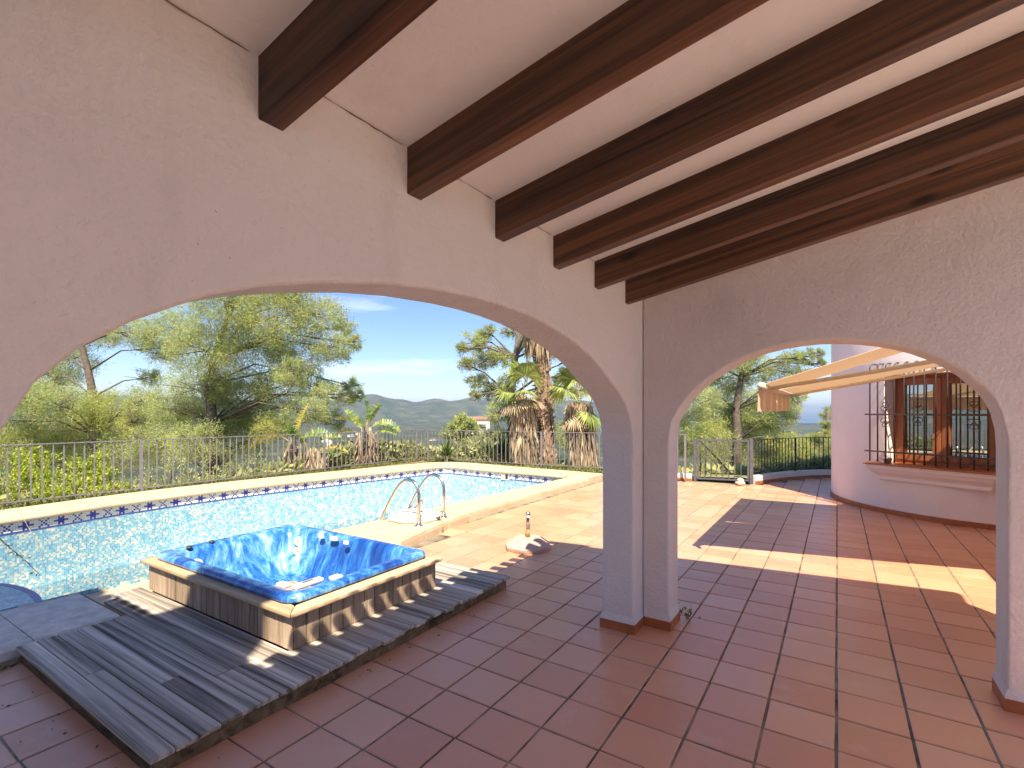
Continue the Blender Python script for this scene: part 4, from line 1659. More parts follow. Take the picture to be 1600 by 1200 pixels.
def fence_run(root, p0, p1, pitch, posts, zb0, zb1, zt0, zt1, mat, bw=0.016, pw=0.04, first=0.5, post_extra=0.0):
    p0, p1 = Vector(p0), Vector(p1)
    d = p1 - p0
    L = d.length
    d.normalize()
    ang = math.atan2(d.y, d.x)
    n = Vector((-d.y, d.x))
    for (za, zb, hw) in ((zt0, zt1, 0.007), (zb0, zb1, 0.007)):
        mb = MB()
        a0, a1 = p0 + n * 0.02, p1 + n * 0.02
        b0, b1 = p0 - n * 0.02, p1 - n * 0.02
        mb.hexa([(b0.x, b0.y, za - hw), (b1.x, b1.y, zb - hw), (a1.x, a1.y, zb - hw), (a0.x, a0.y, za - hw), (b0.x, b0.y, za + hw), (b1.x, b1.y, zb + hw), (a1.x, a1.y, zb + hw), (a0.x, a0.y, za + hw)])
        W(mb.build('rail', mat, root, fix=True))
    def place(l, z0, z1, w, name):
        q = p0 + d * l
        o = bpy.data.objects.new(name, bar_mesh(round((z1 - z0) / 0.02) * 0.02, w, mat))
        COL.objects.link(o)
        o.parent = root
        W(o)
        o.location = (q.x, q.y, z0)
        o.rotation_euler = (random.uniform(-.006, .006), random.uniform(-.006, .006), ang)
    l = pitch * first
    while l < L - 0.02:
        if not any(abs(l - q) < pitch * 0.45 for q in posts):
            t = l / L
            zb, zt = zb0 + (zb1 - zb0) * t, zt0 + (zt1 - zt0) * t
            place(l, zb - 0.02, zt - 0.004, bw, 'bar')
        l += pitch
    for q in posts:
        t = q / L
        zb, zt = zb0 + (zb1 - zb0) * t, zt0 + (zt1 - zt0) * t
        place(q, zb - 0.14, zt + 0.008 + post_extra, pw, 'post')


fn = tag(empty('pool_fence', (-10.35, 5.0, 0.1)), 'long grey iron railing behind the far sides of the pool', 'fence')
Y0 = -1.86
fence_run(fn, (-10.35, Y0), (-10.35, 10.88), 0.1305, [0.005, 3.925 - Y0 - 3.79, 3.925 - Y0, 7.713 - Y0, 10.87 - Y0], 0.235, 0.165, 1.095, 1.0, M['iron'], first=(2.209 - Y0) / 0.1305 % 1.0)
fence_run(fn, (-10.33, 11.0), (-2.78, 11.42), 0.1305, [0.30, 3.98, 7.52], 0.165, 0.20, 0.995, 1.04, M['iron'], first=0.4)

gate = tag(empty('garden_gate', (-2.1, 11.72, 0)), 'pale grey iron garden gate with vertical bars beside the round tower', 'gate')
g0, g1 = Vector((-2.66, 11.62)), Vector((-1.55, 11.86))
gd = (g1 - g0).normalized(); gn = Vector((-gd.y, gd.x)); GL = (g1 - g0).length


def gbox(mb, l0, l1, z0, z1, t=0.02):
    a0, a1 = g0 + gd * l0, g0 + gd * l1
    mb.hexa([(a0.x - gn.x * t, a0.y - gn.y * t, z0), (a1.x - gn.x * t, a1.y - gn.y * t, z0), (a1.x + gn.x * t, a1.y + gn.y * t, z0), (a0.x + gn.x * t, a0.y + gn.y * t, z0),
             (a0.x - gn.x * t, a0.y - gn.y * t, z1), (a1.x - gn.x * t, a1.y - gn.y * t, z1), (a1.x + gn.x * t, a1.y + gn.y * t, z1), (a0.x + gn.x * t, a0.y + gn.y * t, z1)])


for l in (0.0, GL):
    mb = MB(); gbox(mb, l - 0.035, l + 0.035, 0.0, 0.955, 0.035)
    W(mb.build('gate_post', M['irongate'], gate, fix=True, bevel=0.004))
mb = MB()
gbox(mb, 0.045, GL - 0.045, 0.90, 0.94)
gbox(mb, 0.045, GL - 0.045, 0.05, 0.085)
gbox(mb, 0.045, 0.08, 0.0855, 0.8995)
gbox(mb, GL - 0.08, GL - 0.045, 0.0855, 0.8995)
W(mb.build('gate_frame', M['irongate'], gate, fix=True))
nbar = 8
for k in range(1, nbar):
    mb = MB()
    l = 0.08 + (GL - 0.16) * k / nbar
    gbox(mb, l - 0.009, l + 0.009, 0.086, 0.899, 0.009)
    W(mb.build('bar', M['irongate'], gate, fix=True))

# low white kerb walls either side, curved wall with black railing
kw = tag(empty('kerb_wall', (-3.5, 11.5, 0)), 'low white rendered kerb wall between the pool end and the gate', 'wall')
mb = MB()
mb.hexa([(-4.45, 11.42, -0.02), (-2.72, 11.58, -0.02), (-2.74, 11.74, -0.02), (-4.45, 11.58, -0.02), (-4.45, 11.42, 0.16), (-2.72, 11.58, 0.16), (-2.74, 11.74, 0.16), (-4.45, 11.58, 0.16)])
W(mb.build('render', M['kerbwhite'], kw, fix=True, bevel=0.012))
mb = MB()
mb.hexa([(-4.45, 11.405, 0.0), (-2.72, 11.565, 0.0), (-2.72, 11.578, 0.0), (-4.45, 11.418, 0.0), (-4.45, 11.405, 0.06), (-2.72, 11.565, 0.06), (-2.72, 11.578, 0.06), (-4.45, 11.418, 0.06)])
W(mb.build('skirting_tile', M['skirting'], kw, fix=True))

CURV = [(-1.47, 11.83), (-1.33, 12.10), (-1.18, 12.45), (-1.0, 12.85), (-0.8, 13.2), (-0.55, 13.55), (-0.25, 13.85), (0.1, 14.05), (0.6, 14.2)]
CURV = resample(CURV, 0.22)
cw = tag(empty('curved_wall', (-0.8, 13.2, 0)), 'low curved whitewashed wall carrying the black railing by the tower', 'wall')
mb = MB()
outs = [normal_out(CURV, i) for i in range(len(CURV))]
for i in range(len(CURV) - 1):
    a, b = CURV[i], CURV[i + 1]
    na, nb_ = outs[i], outs[i + 1]
    w = 0.16
    q = [a, b, (b[0] + nb_[0] * w, b[1] + nb_[1] * w), (a[0] + na[0] * w, a[1] + na[1] * w)]
    mb.hexa([(x, y, -0.02) for x, y in q] + [(x, y, 0.175) for x, y in q])
W(mb.build('render', M['kerbwhite'], cw, fix=True))
for i in range(len(CURV) - 1):
    mb = MB()
    a, b = CURV[i], CURV[i + 1]
    na, nb_ = outs[i], outs[i + 1]
    q = [(a[0] - na[0] * 0.014, a[1] - na[1] * 0.014), (b[0] - nb_[0] * 0.014, b[1] - nb_[1] * 0.014), (b[0] - nb_[0] * 0.002, b[1] - nb_[1] * 0.002), (a[0] - na[0] * 0.002, a[1] - na[1] * 0.002)]
    mb.hexa([(x, y, 0.0) for x, y in q] + [(x, y, 0.066) for x, y in q])
    W(mb.build('skirting_tile', M['skirting'], cw, fix=True))
cf = tag(empty('curved_railing', (-0.8, 13.2, 0.175)), 'black iron railing on the curved white wall beside the tower', 'fence')
mid = [(c[0] + n_[0] * 0.08, c[1] + n_[1] * 0.08) for c, n_ in zip(CURV, outs)]
for z in (0.94, 0.255):
    mb = MB()
    for a, b in zip(mid[:-1], mid[1:]):
        d = Vector((b[0] - a[0], b[1] - a[1])).normalized()
        n_ = Vector((-d.y, d.x)) * 0.018
        q = [(a[0] - n_.x, a[1] - n_.y), (b[0] - n_.x, b[1] - n_.y), (b[0] + n_.x, b[1] + n_.y), (a[0] + n_.x, a[1] + n_.y)]
        mb.hexa([(x, y, z - 0.006) for x, y in q] + [(x, y, z + 0.006) for x, y in q])
    W(mb.build('rail', M['ironblack'], cf, fix=True))
rb = resample(mid, 0.115)
for i, (x, y) in enumerate(rb):
    if i == 0: continue
    big = i in (14, 23)
    z0_ = 0.17 if big else 0.235
    o = bpy.data.objects.new('post' if big else 'bar', bar_mesh(0.78 if big else 0.70, 0.04 if big else 0.017, M['ironblack']))
    COL.objects.link(o)
    o.parent = cf
    W(o)
    o.location = (x, y, z0_)

# black handrail of the garden steps, seen through the gate
hr = tag(empty('stair_handrail', (-1.9, 12.2, 0)), 'black sloping handrail of the steps beyond the gate', 'handrail')
mb = MB()
mb.tube([(-2.62, 11.95, 0.9), (-1.75, 12.9, -0.35)], 0.022, 8)
W(mb.build('rail', M['ironblack'], hr, smooth=True))
mb = MB()
for k in range(9):
    t = k / 9
    x, y, z = -2.62 + 0.87 * t, 11.95 + 0.95 * t, 0.9 - 1.25 * t
    mb.tube([(x, y, z - 0.95), (x, y, z)], 0.009, 6)
W(mb.build('bars', M['ironblack'], hr, smooth=True))


def boulder(name, loc, r, mat, seed, label, cat):
    bm = bmesh.new()
    bmesh.ops.create_icosphere(bm, subdivisions=3, radius=r)
    rnd = random.Random(seed)
    ph = [rnd.uniform(0, 6) for _ in range(6)]
    for v in bm.verts:
        d = v.co.normalized()
        k = 1 + 0.16 * math.sin(d.x * 3 + ph[0]) + 0.14 * math.sin(d.y * 4 + ph[1]) + 0.12 * math.sin(d.z * 5 + ph[2]) + 0.06 * math.sin(d.x * 9 + d.y * 8 + ph[3])
        v.co = d * r * k
        v.co.z *= 0.75
    me = bpy.data.meshes.new(name)
    bm.to_mesh(me)
    bm.free()
    o = link_mesh(name, me, mat)
    o.location = loc
    return tag(o, label, cat)


boulder('rock', (-1.72, 11.5, 0.055), 0.10, M['copingedge'], 4, 'pale rough stone lying at the foot of the gate post', 'stone')
# ------------------------------------------------------------------ terrain
BND = [(-10.6, -14), (-10.6, 11.15), (-8.6, 11.25), (-2.75, 11.78), (-1.6, 12.1), (-1.5, 12.15), (-1.25, 12.75), (-0.9, 13.4), (-0.4, 13.95), (0.1, 14.25), (0.7, 14.4), (9, 14.4), (9, -14)]


def bnd_dist(dx, dy):
    best = 1e9
    for (ax, ay), (bx_, by_) in zip(BND, BND[1:] + BND[:1]):
        ex, ey = bx_ - ax, by_ - ay
        den = dx * ey - dy * ex
        if abs(den) < 1e-9: continue
        t = (ax * ey - ay * ex) / den
        u = (ax * dy - ay * dx) / den
        if t > 0 and -1e-6 <= u <= 1 + 1e-6: best = min(best, t)
    return best


ridge = [(-0.9, 95), (-0.62, 80), (-0.50, 70), (-0.40, 52), (-0.345, 60), (-0.30, 92), (-0.262, 98), (-0.225, 68), (-0.19, 62), (-0.165, 72), (-0.12, 64), (-0.07, 82), (-0.02, 92), (0.05, 78), (0.12, 60), (0.3, 20), (0.45, -20), (0.6, -60)]


def ridge_h(al):
    if al <= ridge[0][0]: return ridge[0][1]
    for (a, ha), (b, hb) in zip(ridge[:-1], ridge[1:]):
        if a <= al <= b:
            t = (al - a) / (b - a)
            t = t * t * (3 - 2 * t)
            return ha + (hb - ha) * t
    return ridge[-1][1]


def vnoise(x, y, s):
    return math.sin(x * 1.7 / s + 1.3) * math.cos(y * 1.3 / s + 0.7) + 0.5 * math.sin(x * 3.9 / s + y * 2.7 / s) + 0.25 * math.sin(x * 7.9 / s - y * 6.1 / s)


NA = 720
steps = [0, 0.15, 0.5, 1.0, 1.6, 2.5, 3.5, 5, 7, 10, 14, 20, 28, 40, 55, 80, 115, 160, 220, 300, 420, 600, 850, 1150, 1500, 1850, 2200, 2500, 2700, 2800, 2900, 3000, 3100, 3200, 3300, 3400, 3500, 3600, 3700, 3900, 4200, 4700, 5600, 7500]
tv, tf = [], []
for ia in range(NA):
    th = 2 * math.pi * ia / NA
    dx, dy = math.sin(th), math.cos(th)          # th clockwise from +Y
    r0 = bnd_dist(dx, dy)
    al = (th + YAW + math.pi) % (2 * math.pi) - math.pi   # angle from the view axis, right positive
    for s in steps:
        r = r0 + s
        x, y = dx * r, dy * r
        z = 0.085 if s < 0.6 else 0.085 - 75 * (1 - math.exp(-(s - 0.6) * 0.16 / 75 * (1 + min(s, 60) / 40)))
        if s > 2:
            z += 0.25 * vnoise(x, y, 4.0) * min(1, s / 20)
        if s > 200: z += 2.2 * vnoise(x, y, 180)
        if s > 1800 and abs(al) < 2.2:
            t = smooth(2550, 3600, s)
            h = ridge_h(al)
            prof_ = (h + 75) * (t ** 1.25)
            rough = vnoise(x, y, 190) * 9 + vnoise(y, x, 80) * 5 + 10 * math.sin(al * 46 + 1.5 * math.sin(s / 260)) + 6 * math.sin(al * 103 + s / 210)
            z += prof_ + rough * t * (1 - 0.6 * smooth(3300, 3700, s)) if al < 0.3 else prof_ * 0.0
            if s > 3700: z -= (h + 75) * smooth(3700, 7500, s) * (1 if al < 0.3 else 0)
        tv.append((x, y, z))
ns = len(steps)
cut = next(i for i, q in enumerate(steps) if q >= 160)
for nm, k0, k1, mt in (('slope', 0, cut, 'slope'), ('hillside', cut, ns - 1, 'terrain')):
    w_ = k1 - k0 + 1
    vv_ = [tv[ia * ns + k] for ia in range(NA) for k in range(k0, k1 + 1)]
    ff_ = [(ia * w_ + k, ia * w_ + k + 1, ((ia + 1) % NA) * w_ + k + 1, ((ia + 1) % NA) * w_ + k) for ia in range(NA) for k in range(w_ - 1)]
    me = bpy.data.meshes.new(nm)
    me.from_pydata(vv_, [], ff_)
    me.polygons.foreach_set('use_smooth', [True] * len(ff_))
    tag(link_mesh(nm, me, M[mt]), kind='structure')
me = bpy.data.meshes.new('sea')
me.from_pydata([(-9000, 1500, -70), (30000, 1500, -70), (30000, 40000, -70), (-9000, 40000, -70)], [], [(0, 1, 2, 3)])
# the sea lies beyond the coast on the right
c0 = at(1000, HOR, 2600); c1 = at(2400, HOR, 2600); c2 = at(2400, HOR, 30000); c3 = at(1000, HOR, 30000)
me = bpy.data.meshes.new('sea')
me.from_pydata([(c.x, c.y, -71.0) for c in (c0, c1, c2, c3)], [], [(0, 1, 2, 3)])
tag(link_mesh('sea', me, M['sea']), kind='structure')

# ------------------------------------------------------------------ vegetation
def blades(centers, dirs, length, width, rng, droop=0.0):
    """one thin triangle per centre along dirs"""
    n = len(centers)
    side = np.cross(dirs, rng.normal(size=(n, 3)))
    side /= np.linalg.norm(side, axis=1, keepdims=True) + 1e-9
    L = (length * rng.uniform(0.6, 1.3, n))[:, None]
    Wd = (width * rng.uniform(0.7, 1.3, n))[:, None]
    tip = centers + dirs * L
    tip[:, 2] -= droop * L[:, 0]
    return np.stack([centers - side * Wd / 2, centers + side * Wd / 2, tip], axis=1)


def leaves(centers, dirs, length, width, rng):
    n = len(centers)
    side = np.cross(dirs, rng.normal(size=(n, 3)))
    side /= np.linalg.norm(side, axis=1, keepdims=True) + 1e-9
    L = (length * rng.uniform(0.6, 1.3, n))[:, None]
    Wd = (width * rng.uniform(0.7, 1.3, n))[:, None]
    mid = centers + dirs * L * 0.5
    return np.stack([centers, mid + side * Wd / 2, centers + dirs * L, mid - side * Wd / 2], axis=1)


def unit(v): return v / (np.linalg.norm(v, axis=1, keepdims=True) + 1e-9)


def clump_points(c, r, n, rng, flat=0.75):
    """points in irregular tufts inside a clump: small sub-clusters give gaps and clusters"""
    ns_ = max(6, n // 60)
    d = unit(rng.normal(size=(ns_, 3)))
    rad = rng.uniform(0.35, 1.05, ns_) ** 0.7
    sub = d * rad[:, None] * np.array([r, r, r * flat])
    idx = rng.integers(0, ns_, n)
    off = rng.normal(size=(n, 3)) * r * 0.14
    return np.array(c) + sub[idx] + off, unit(d[idx] * 0.5 + rng.normal(size=(n, 3)) * 0.7 + np.array([0, 0, 0.35]))


def pine(name, base, trunk_pts, clumps, label, density=1.0, needle=0.15, nw=0.021, group=None, yellow=()):
    """clumps: (point, radius)"""
    root = tag(empty(name, base), label, 'tree', group)
    rng = np.random.default_rng(abs(hash(label)) % 1000 if False else len(label) * 7 + len(clumps))
    mb = MB()
    T = [Vector(p) - Vector(base) for p in trunk_pts]
    H = len(T)
    mb.tube(T, [0.20 * (1 - 0.75 * i / (H - 1)) + 0.02 for i in range(H)], 8)
    tr = mb.build('trunk', M['bark'], root, smooth=True)
    limb = MB()
    ps, ds, py, dy_, pd, dd = [], [], [], [], [], []
    for i, (c, r) in enumerate(clumps):
        c = Vector(c) - Vector(base)
        # limb from the nearest trunk point below
        best = min(T, key=lambda q: (q - c).length + (3 if q.z > c.z else 0))
        m1 = best.lerp(c, 0.5) + Vector((0, 0, 0.12 * (c - best).length)) + Vector((random.uniform(-.2, .2), random.uniform(-.2, .2), 0))
        limb.tube([best, m1, c], [0.042, 0.028, 0.01], 5)
        for _ in range(7):
            e = c + Vector((random.gauss(0, 1), random.gauss(0, 1), random.gauss(0, .6))) * r * 0.65
            limb.tube([m1.lerp(c, random.uniform(0.3, 1)), (c + e) / 2 + Vector((0, 0, -.05)), e], [0.02, 0.013, 0.005], 4)
        n = int(7000 * density * (r / 1.3) ** 2) + 300
        p, d = clump_points(c, r, n, rng)
        (py if i in yellow else ps).append(p); (dy_ if i in yellow else ds).append(d)
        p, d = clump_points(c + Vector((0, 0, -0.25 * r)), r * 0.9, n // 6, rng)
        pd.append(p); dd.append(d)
    limb.build('limbs', M['bark'], root, smooth=True)
    tri_mesh('crown', blades(np.concatenate(ps), np.concatenate(ds), needle, nw, rng, 0.15), M['pine'], root)
    if py:
        tri_mesh('young_growth', blades(np.concatenate(py), np.concatenate(dy_), needle, nw, rng, 0.1), M['pineyellow'], root)
    tri_mesh('dry_twigs', blades(np.concatenate(pd), np.concatenate(dd), needle * 1.4, nw * 0.55, rng, 0.0), M['pinedry'], root)
    return root


def CL(lst, D, rng=random.Random(3), spread=0.09):
    out = []
    for (x, y, r) in lst:
        d = D * (1 + rng.uniform(-spread, spread))
        out.append((at(x, y, d), r / F_PX * d))
    return out


# big pine left of centre
D = 19.0
cA = CL([(430, 495, 62), (498, 492, 42), (522, 545, 30), (468, 555, 48), (385, 540, 60), (318, 548, 56), (350, 480, 55), (270, 515, 44), (420, 430, 60), (330, 420, 60), (538, 512, 18), (556, 535, 14), (548, 602, 17), (515, 618, 26), (487, 600, 22), (476, 640, 34), (430, 605, 40), (380, 620, 46), (308, 605, 44), (338, 655, 44), (268, 640, 38), (300, 690, 42), (372, 690, 44), (425, 668, 34), (240, 690, 40), (455, 580, 30), (400, 650, 34), (340, 600, 30), (300, 655, 30), (520, 655, 22), (540, 622, 14), (558, 618, 11)], D)
b = at(335, 745, D)
pine('pine_tree', b, [b, at(332, 660, D), at(326, 600, D), at(335, 560, D), at(355, 500, D), at(370, 430, D)], cA, 'largest spreading pine left of the gap of open sky', 1.05, yellow=(0, 4, 11, 16, 23))
D = 20.5
cB = CL([(205, 520, 34), (160, 520, 30), (250, 545, 26), (110, 560, 36), (75, 590, 40), (40, 620, 40), (90, 630, 42), (20, 660, 40), (150, 668, 52), (215, 660, 30), (100, 675, 46), (45, 695, 44), (175, 645, 44), (225, 625, 30), (10, 700, 40), (200, 700, 44), (130, 705, 44), (70, 720, 40), (235, 590, 18), (140, 500, 40), (60, 560, 34)], D)
b = at(140, 760, D)
pine('pine_tree', b, [b, at(148, 680, D), at(146, 620, D), at(138, 580, D), at(128, 540, D), at(120, 480, D)], cB, 'pine at far left with leaning bare trunk and low yellow green boughs', 1.0, yellow=(8, 10, 12, 9, 14))
D = 17.0
cC = CL([(740, 533, 20), (764, 518, 15), (722, 545, 11), (728, 570, 15), (757, 562, 22), (745, 595, 17), (784, 560, 22), (802, 515, 18), (822, 500, 18), (770, 610, 20), (742, 618, 10), (783, 645, 24), (790, 600, 20), (872, 545, 22), (884, 590, 20), (898, 560, 20), (868, 510, 16), (800, 690, 26), (880, 680, 28), (770, 680, 20), (858, 620, 24), (830, 540, 24), (905, 610, 18), (755, 540, 14)], D)
b = at(800, 745, D)
pine('pine_tree', b, [b, at(802, 680, D), at(798, 620, D), at(805, 560, D), at(815, 500, D)], cC, 'slim pine directly behind the palm trunks', 1.0, 0.15, 0.022, yellow=(0, 7, 17))
D = 21.0
cD = CL([(1100, 625, 30), (1085, 655, 30), (1075, 600, 30), (1135, 590, 34), (1150, 635, 36), (1190, 578, 32), (1200, 625, 32), (1235, 565, 22), (1262, 557, 14), (1278, 552, 9), (1282, 568, 8), (1238, 600, 22), (1215, 650, 30), (1232, 640, 20), (1243, 618, 14), (1110, 685, 40), (1170, 680, 40), (1225, 690, 26), (1130, 650, 34), (1100, 580, 34), (1160, 550, 34), (1252, 585, 15), (1065, 690, 30), (1140, 720, 34), (1210, 720, 30), (1185, 650, 30)], D)
b = at(1150, 760, D)
pine('pine_tree', b, [b, at(1152, 690, D), at(1150, 640, D), at(1158, 590, D), at(1165, 540, D)], cD, 'broad pine seen through the narrower arch behind the gate', 1.1, yellow=(4, 6, 15, 16, 17))
D = 27.0
cE = CL([(1293, 650, 10), (1298, 640, 9), (1290, 665, 9), (1296, 680, 14), (1275, 690, 18), (1250, 700, 20), (1300, 700, 16), (1265, 715, 24), (1230, 715, 24), (1295, 722, 20)], D)
b = at(1290, 760, D)
pine('pine_tree', b, [b, at(1292, 700, D), at(1294, 640, D)], cE, 'small young pine half hidden by the round tower', 1.6, yellow=(3, 4, 5))


def bush(name, base, clumps, mat, label, n_per, ll, lw, cat='bush', flat=0.8):
    root = tag(empty(name, base), label, cat)
    rng = np.random.default_rng(len(label))
    ps, ds = [], []
    mb = MB()
    for (c, r) in clumps:
        c = Vector(c) - Vector(base)
        p, d = clump_points(c, r, int(n_per * r * r) + 60, rng, flat)
        ps.append(p); ds.append(d)
        mb.tube([(random.uniform(-.1, .1), random.uniform(-.1, .1), -0.1), c * 0.6, c], [0.02, 0.014, 0.006], 5)
        for _ in range(4):
            e = c + Vector((random.gauss(0, 1), random.gauss(0, 1), random.gauss(0, .7))) * r * 0.6
            mb.tube([c * 0.7, e], [0.009, 0.003], 4)
    mb.build('stems', M['bark'], root, smooth=True)
    tri_mesh('foliage', leaves(np.concatenate(ps), np.concatenate(ds), ll, lw, rng), mat, root)
    return root


D = 10.2
b = at(95, 800, D)
bush('green_shrub', b, CL([(20, 755, 34), (60, 735, 34), (40, 780, 28), (85, 765, 34), (110, 740, 26), (140, 738, 24), (125, 770, 30), (165, 750, 24), (180, 770, 18), (30, 715, 16), (55, 712, 14), (140, 715, 16), (195, 765, 12), (0, 770, 26), (75, 790, 18)], D, spread=0.05), M['shrub'], 'bright lime green shrub pressing against the railing at far left', 6500, 0.065, 0.028)
D = 12.5
b = at(250, 790, D)
bush('grey_bush', b, CL([(230, 745, 22), (255, 755, 24), (290, 748, 26), (320, 752, 22), (350, 738, 26), (275, 730, 20), (380, 735, 22), (405, 725, 18), (330, 728, 18), (300, 770, 16)], D, spread=0.06), M['bush'], 'dull green scrub behind the railing left of the yellowing bananas', 1500, 0.07, 0.03)
D = 38
b = at(722, 705, D)
bush('round_tree', b, CL([(712, 668, 12), (725, 660, 14), (738, 668, 12), (700, 678, 10), (722, 680, 14), (742, 682, 10), (712, 690, 10), (735, 692, 10)], D, spread=0.02), M['pine'], 'small rounded olive green tree on the slope below the hills', 3500, 0.22, 0.07, 'tree')
D = 30
b = at(775, 720, D)
bush('slope_bush', b, CL([(752, 690, 12), (765, 685, 13), (780, 690, 14), (760, 700, 12), (745, 700, 9), (795, 695, 12)], D, spread=0.03), M['bush'], 'dark bush on the slope left of the palms', 900, 0.22, 0.1)
D = 20
b = at(660, 735, D)
bush('slope_bush', b, CL([(655, 705, 8), (665, 715, 9), (645, 720, 8), (672, 722, 7), (660, 728, 9)], D, spread=0.03), M['bush'], 'wispy grey green bush on the slope beside the railing corner post', 900, 0.12, 0.05)


# strelitzia clumps: stems with dead skirts and torn paddle leaves
def paddle(mb, p0, dirv, L, wid, droop, mi, tear=0.5, seg=14):
    d = Vector(dirv).normalized()
    roll = random.choice((-1, 1)) * random.uniform(0.5, 1.15)
    pts = []
    p = Vector(p0)
    for k in range(seg + 1):
        pts.append(p.copy())
        d = (d + Vector((0, 0, -droop / seg))).normalized()
        p = p + d * (L / seg)
    for k in range(seg):
        a, b = pts[k], pts[k + 1]
        t = (b - a).normalized()
        s = t.cross(Vector((0, 0, 1)))
        if s.length < 0.05: s = t.cross(Vector((1, 0, 0)))
        s.normalize()
        up = s.cross(t)
        s, up = s * math.cos(roll) + up * math.sin(roll), up * math.cos(roll) - s * math.sin(roll)
        def wv(u): return 1.35 * wid * (math.sin(math.pi * min(1, max(0.0, (u * 0.94 + 0.05)))) ** 0.6)
        for sg in (-1, 1):
            wa = wv(k / seg) * random.uniform(0.8, 1.05)
            wb = wv((k + 1) / seg) * random.uniform(1 - tear, 1.05)
            A = a + s * sg * wa + up * wa * 0.35 - t * 0.01
            B = b + s * sg * wb + up * wb * 0.35 - t * (0.02 + 0.03 * tear)
            mb.add([a, b, B, A] if sg > 0 else [b, a, A, B], [(0, 1, 2, 3)], mi)


def strelitzia(base, stems, leafs, label):
    root = tag(empty('banana_plant', base), label, 'plant')
    B = Vector(base)
    mb = MB()
    for (p, q, r) in stems:
        p, q = Vector(p) - B, Vector(q) - B
        m = p.lerp(q, 0.5) + Vector((random.uniform(-.05, .05), random.uniform(-.05, .05), 0))
        mb.tube([p, m, q], [r, r * 0.85, r * 0.6], 8)
    mb.build('stems', M['canestem'], root, smooth=True)
    rng = np.random.default_rng(5)
    cs, ds = [], []
    for (p, q, r) in stems:
        p, q = np.array(Vector(p) - B), np.array(Vector(q) - B)
        t = rng.uniform(0.02, 0.95, 130)[:, None]
        ang = rng.uniform(0, 6.28, 130)
        rad = np.stack([np.cos(ang), np.sin(ang), np.zeros(130)], 1)
        cs.append(p + (q - p) * t + rad * r * 1.05)
        ds.append(unit(rad * 0.35 + np.array([0, 0, -1.0]) + rng.normal(size=(130, 3)) * 0.15))
    tri_mesh('dead_leaf_skirt', leaves(np.concatenate(cs), np.concatenate(ds), 0.32, 0.05, rng), M['palmdry'], root)
    for (p, d, L, w, dr, mi, tear) in leafs:
        mb = MB()
        p = Vector(p) - B
        mb.tube([p - Vector((0, 0, 0.25)), p, p + Vector(d).normalized() * L * 0.25], [0.022, 0.018, 0.012], 6)
        paddle(mb, p + Vector(d).normalized() * L * 0.12, d, L * 1.25, w, dr, 1 + mi, tear)
        o = mb.build('leaf', None, root, smooth=False)
        for mm in ('canestem', 'banana', 'bananadry'): o.data.materials.append(M[mm])
    return root


cr_ = Vector((CY, SY, 0))       # picture right, as a world direction
fw = Vector((-SY, CY, 0))
D = 12.6
b = at(465, 745, D)
g = lambda x, y, d=D: at(x, y, d)
strelitzia(b, [(g(448, 748), g(452, 692), .05), (g(462, 748), g(466, 695, D + .2), .05), (g(485, 748), g(484, 700, D - .1), .045), (g(500, 748), g(497, 700, D + .1), .045)],
           [(g(452, 690), -cr_ * 1.0 + Vector((0, 0, 0.75)), 0.85, 0.11, 1.9, 1, 0.6), (g(460, 688), cr_ * 0.25 + Vector((0, 0, 1)), 0.75, 0.10, 0.8, 1, 0.7), (g(470, 690), cr_ * 0.7 + Vector((0, 0, .7)), 0.7, 0.13, 1.8, 0, 0.35), (g(455, 688), -cr_ * .2 + Vector((0, 0, 1)), 0.6, 0.09, 0.7, 0, 0.4),
            (g(490, 698), cr_ * .8 + Vector((0, 0, .8)), 0.62, 0.11, 1.2, 0, 0.35), (g(480, 700), -cr_ * .3 + Vector((0, 0, .9)) - fw * .3, 0.6, 0.1, 1.4, 0, 0.4), (g(500, 705), cr_ * .9 + Vector((0, 0, .5)), 0.55, 0.09, 1.2, 1, 0.6), (g(508, 720), cr_ * .6 + Vector((0, 0, .8)), 0.5, 0.09, 1.5, 0, 0.3), (g(462, 690), -fw * .6 + Vector((0, 0, .9)), 0.6, 0.1, 1.5, 0, .4), (g(470, 700), -cr_ * .7 + Vector((0, 0, .3)), 0.4, 0.08, 1.2, 1, .5)],
           'yellowing banana like plant clump with drooping torn leaves behind the railing')
D = 13.6
b = at(570, 735, D)
strelitzia(b, [(g(563, 738, D), g(560, 675, D), .05), (g(575, 738, D), g(578, 668, D), .05), (g(585, 738, D + .2), g(584, 680, D + .2), .045)],
           [(g(575, 665, D), Vector((0, 0, 1)) - cr_ * .1, 0.62, 0.15, 0.5, 0, 0.25), (g(580, 668, D), cr_ * .9 + Vector((0, 0, .6)), 0.66, 0.11, 1.7, 0, 0.35), (g(565, 670, D), -cr_ * .7 + Vector((0, 0, .9)), 0.6, 0.10, 1.4, 1, 0.6), (g(572, 665, D), cr_ * .4 + Vector((0, 0, 1)), 0.55, 0.12, 1.0, 0, 0.3), (g(560, 676, D), -cr_ * .9 + Vector((0, 0, .3)), 0.6, 0.09, 1.3, 1, 0.6), (g(585, 680, D), cr_ * .6 + Vector((0, 0, .6)), 0.5, 0.11, 1.8, 0, 0.3), (g(570, 670, D), -fw * .7 + Vector((0, 0, .8)), 0.55, 0.12, 1.6, 0, .3), (g(566, 672, D), -cr_ * .5 + Vector((0, 0, 1)), .55, .1, .9, 0, .4)],
           'upright banana like plant in front of the distant hills')


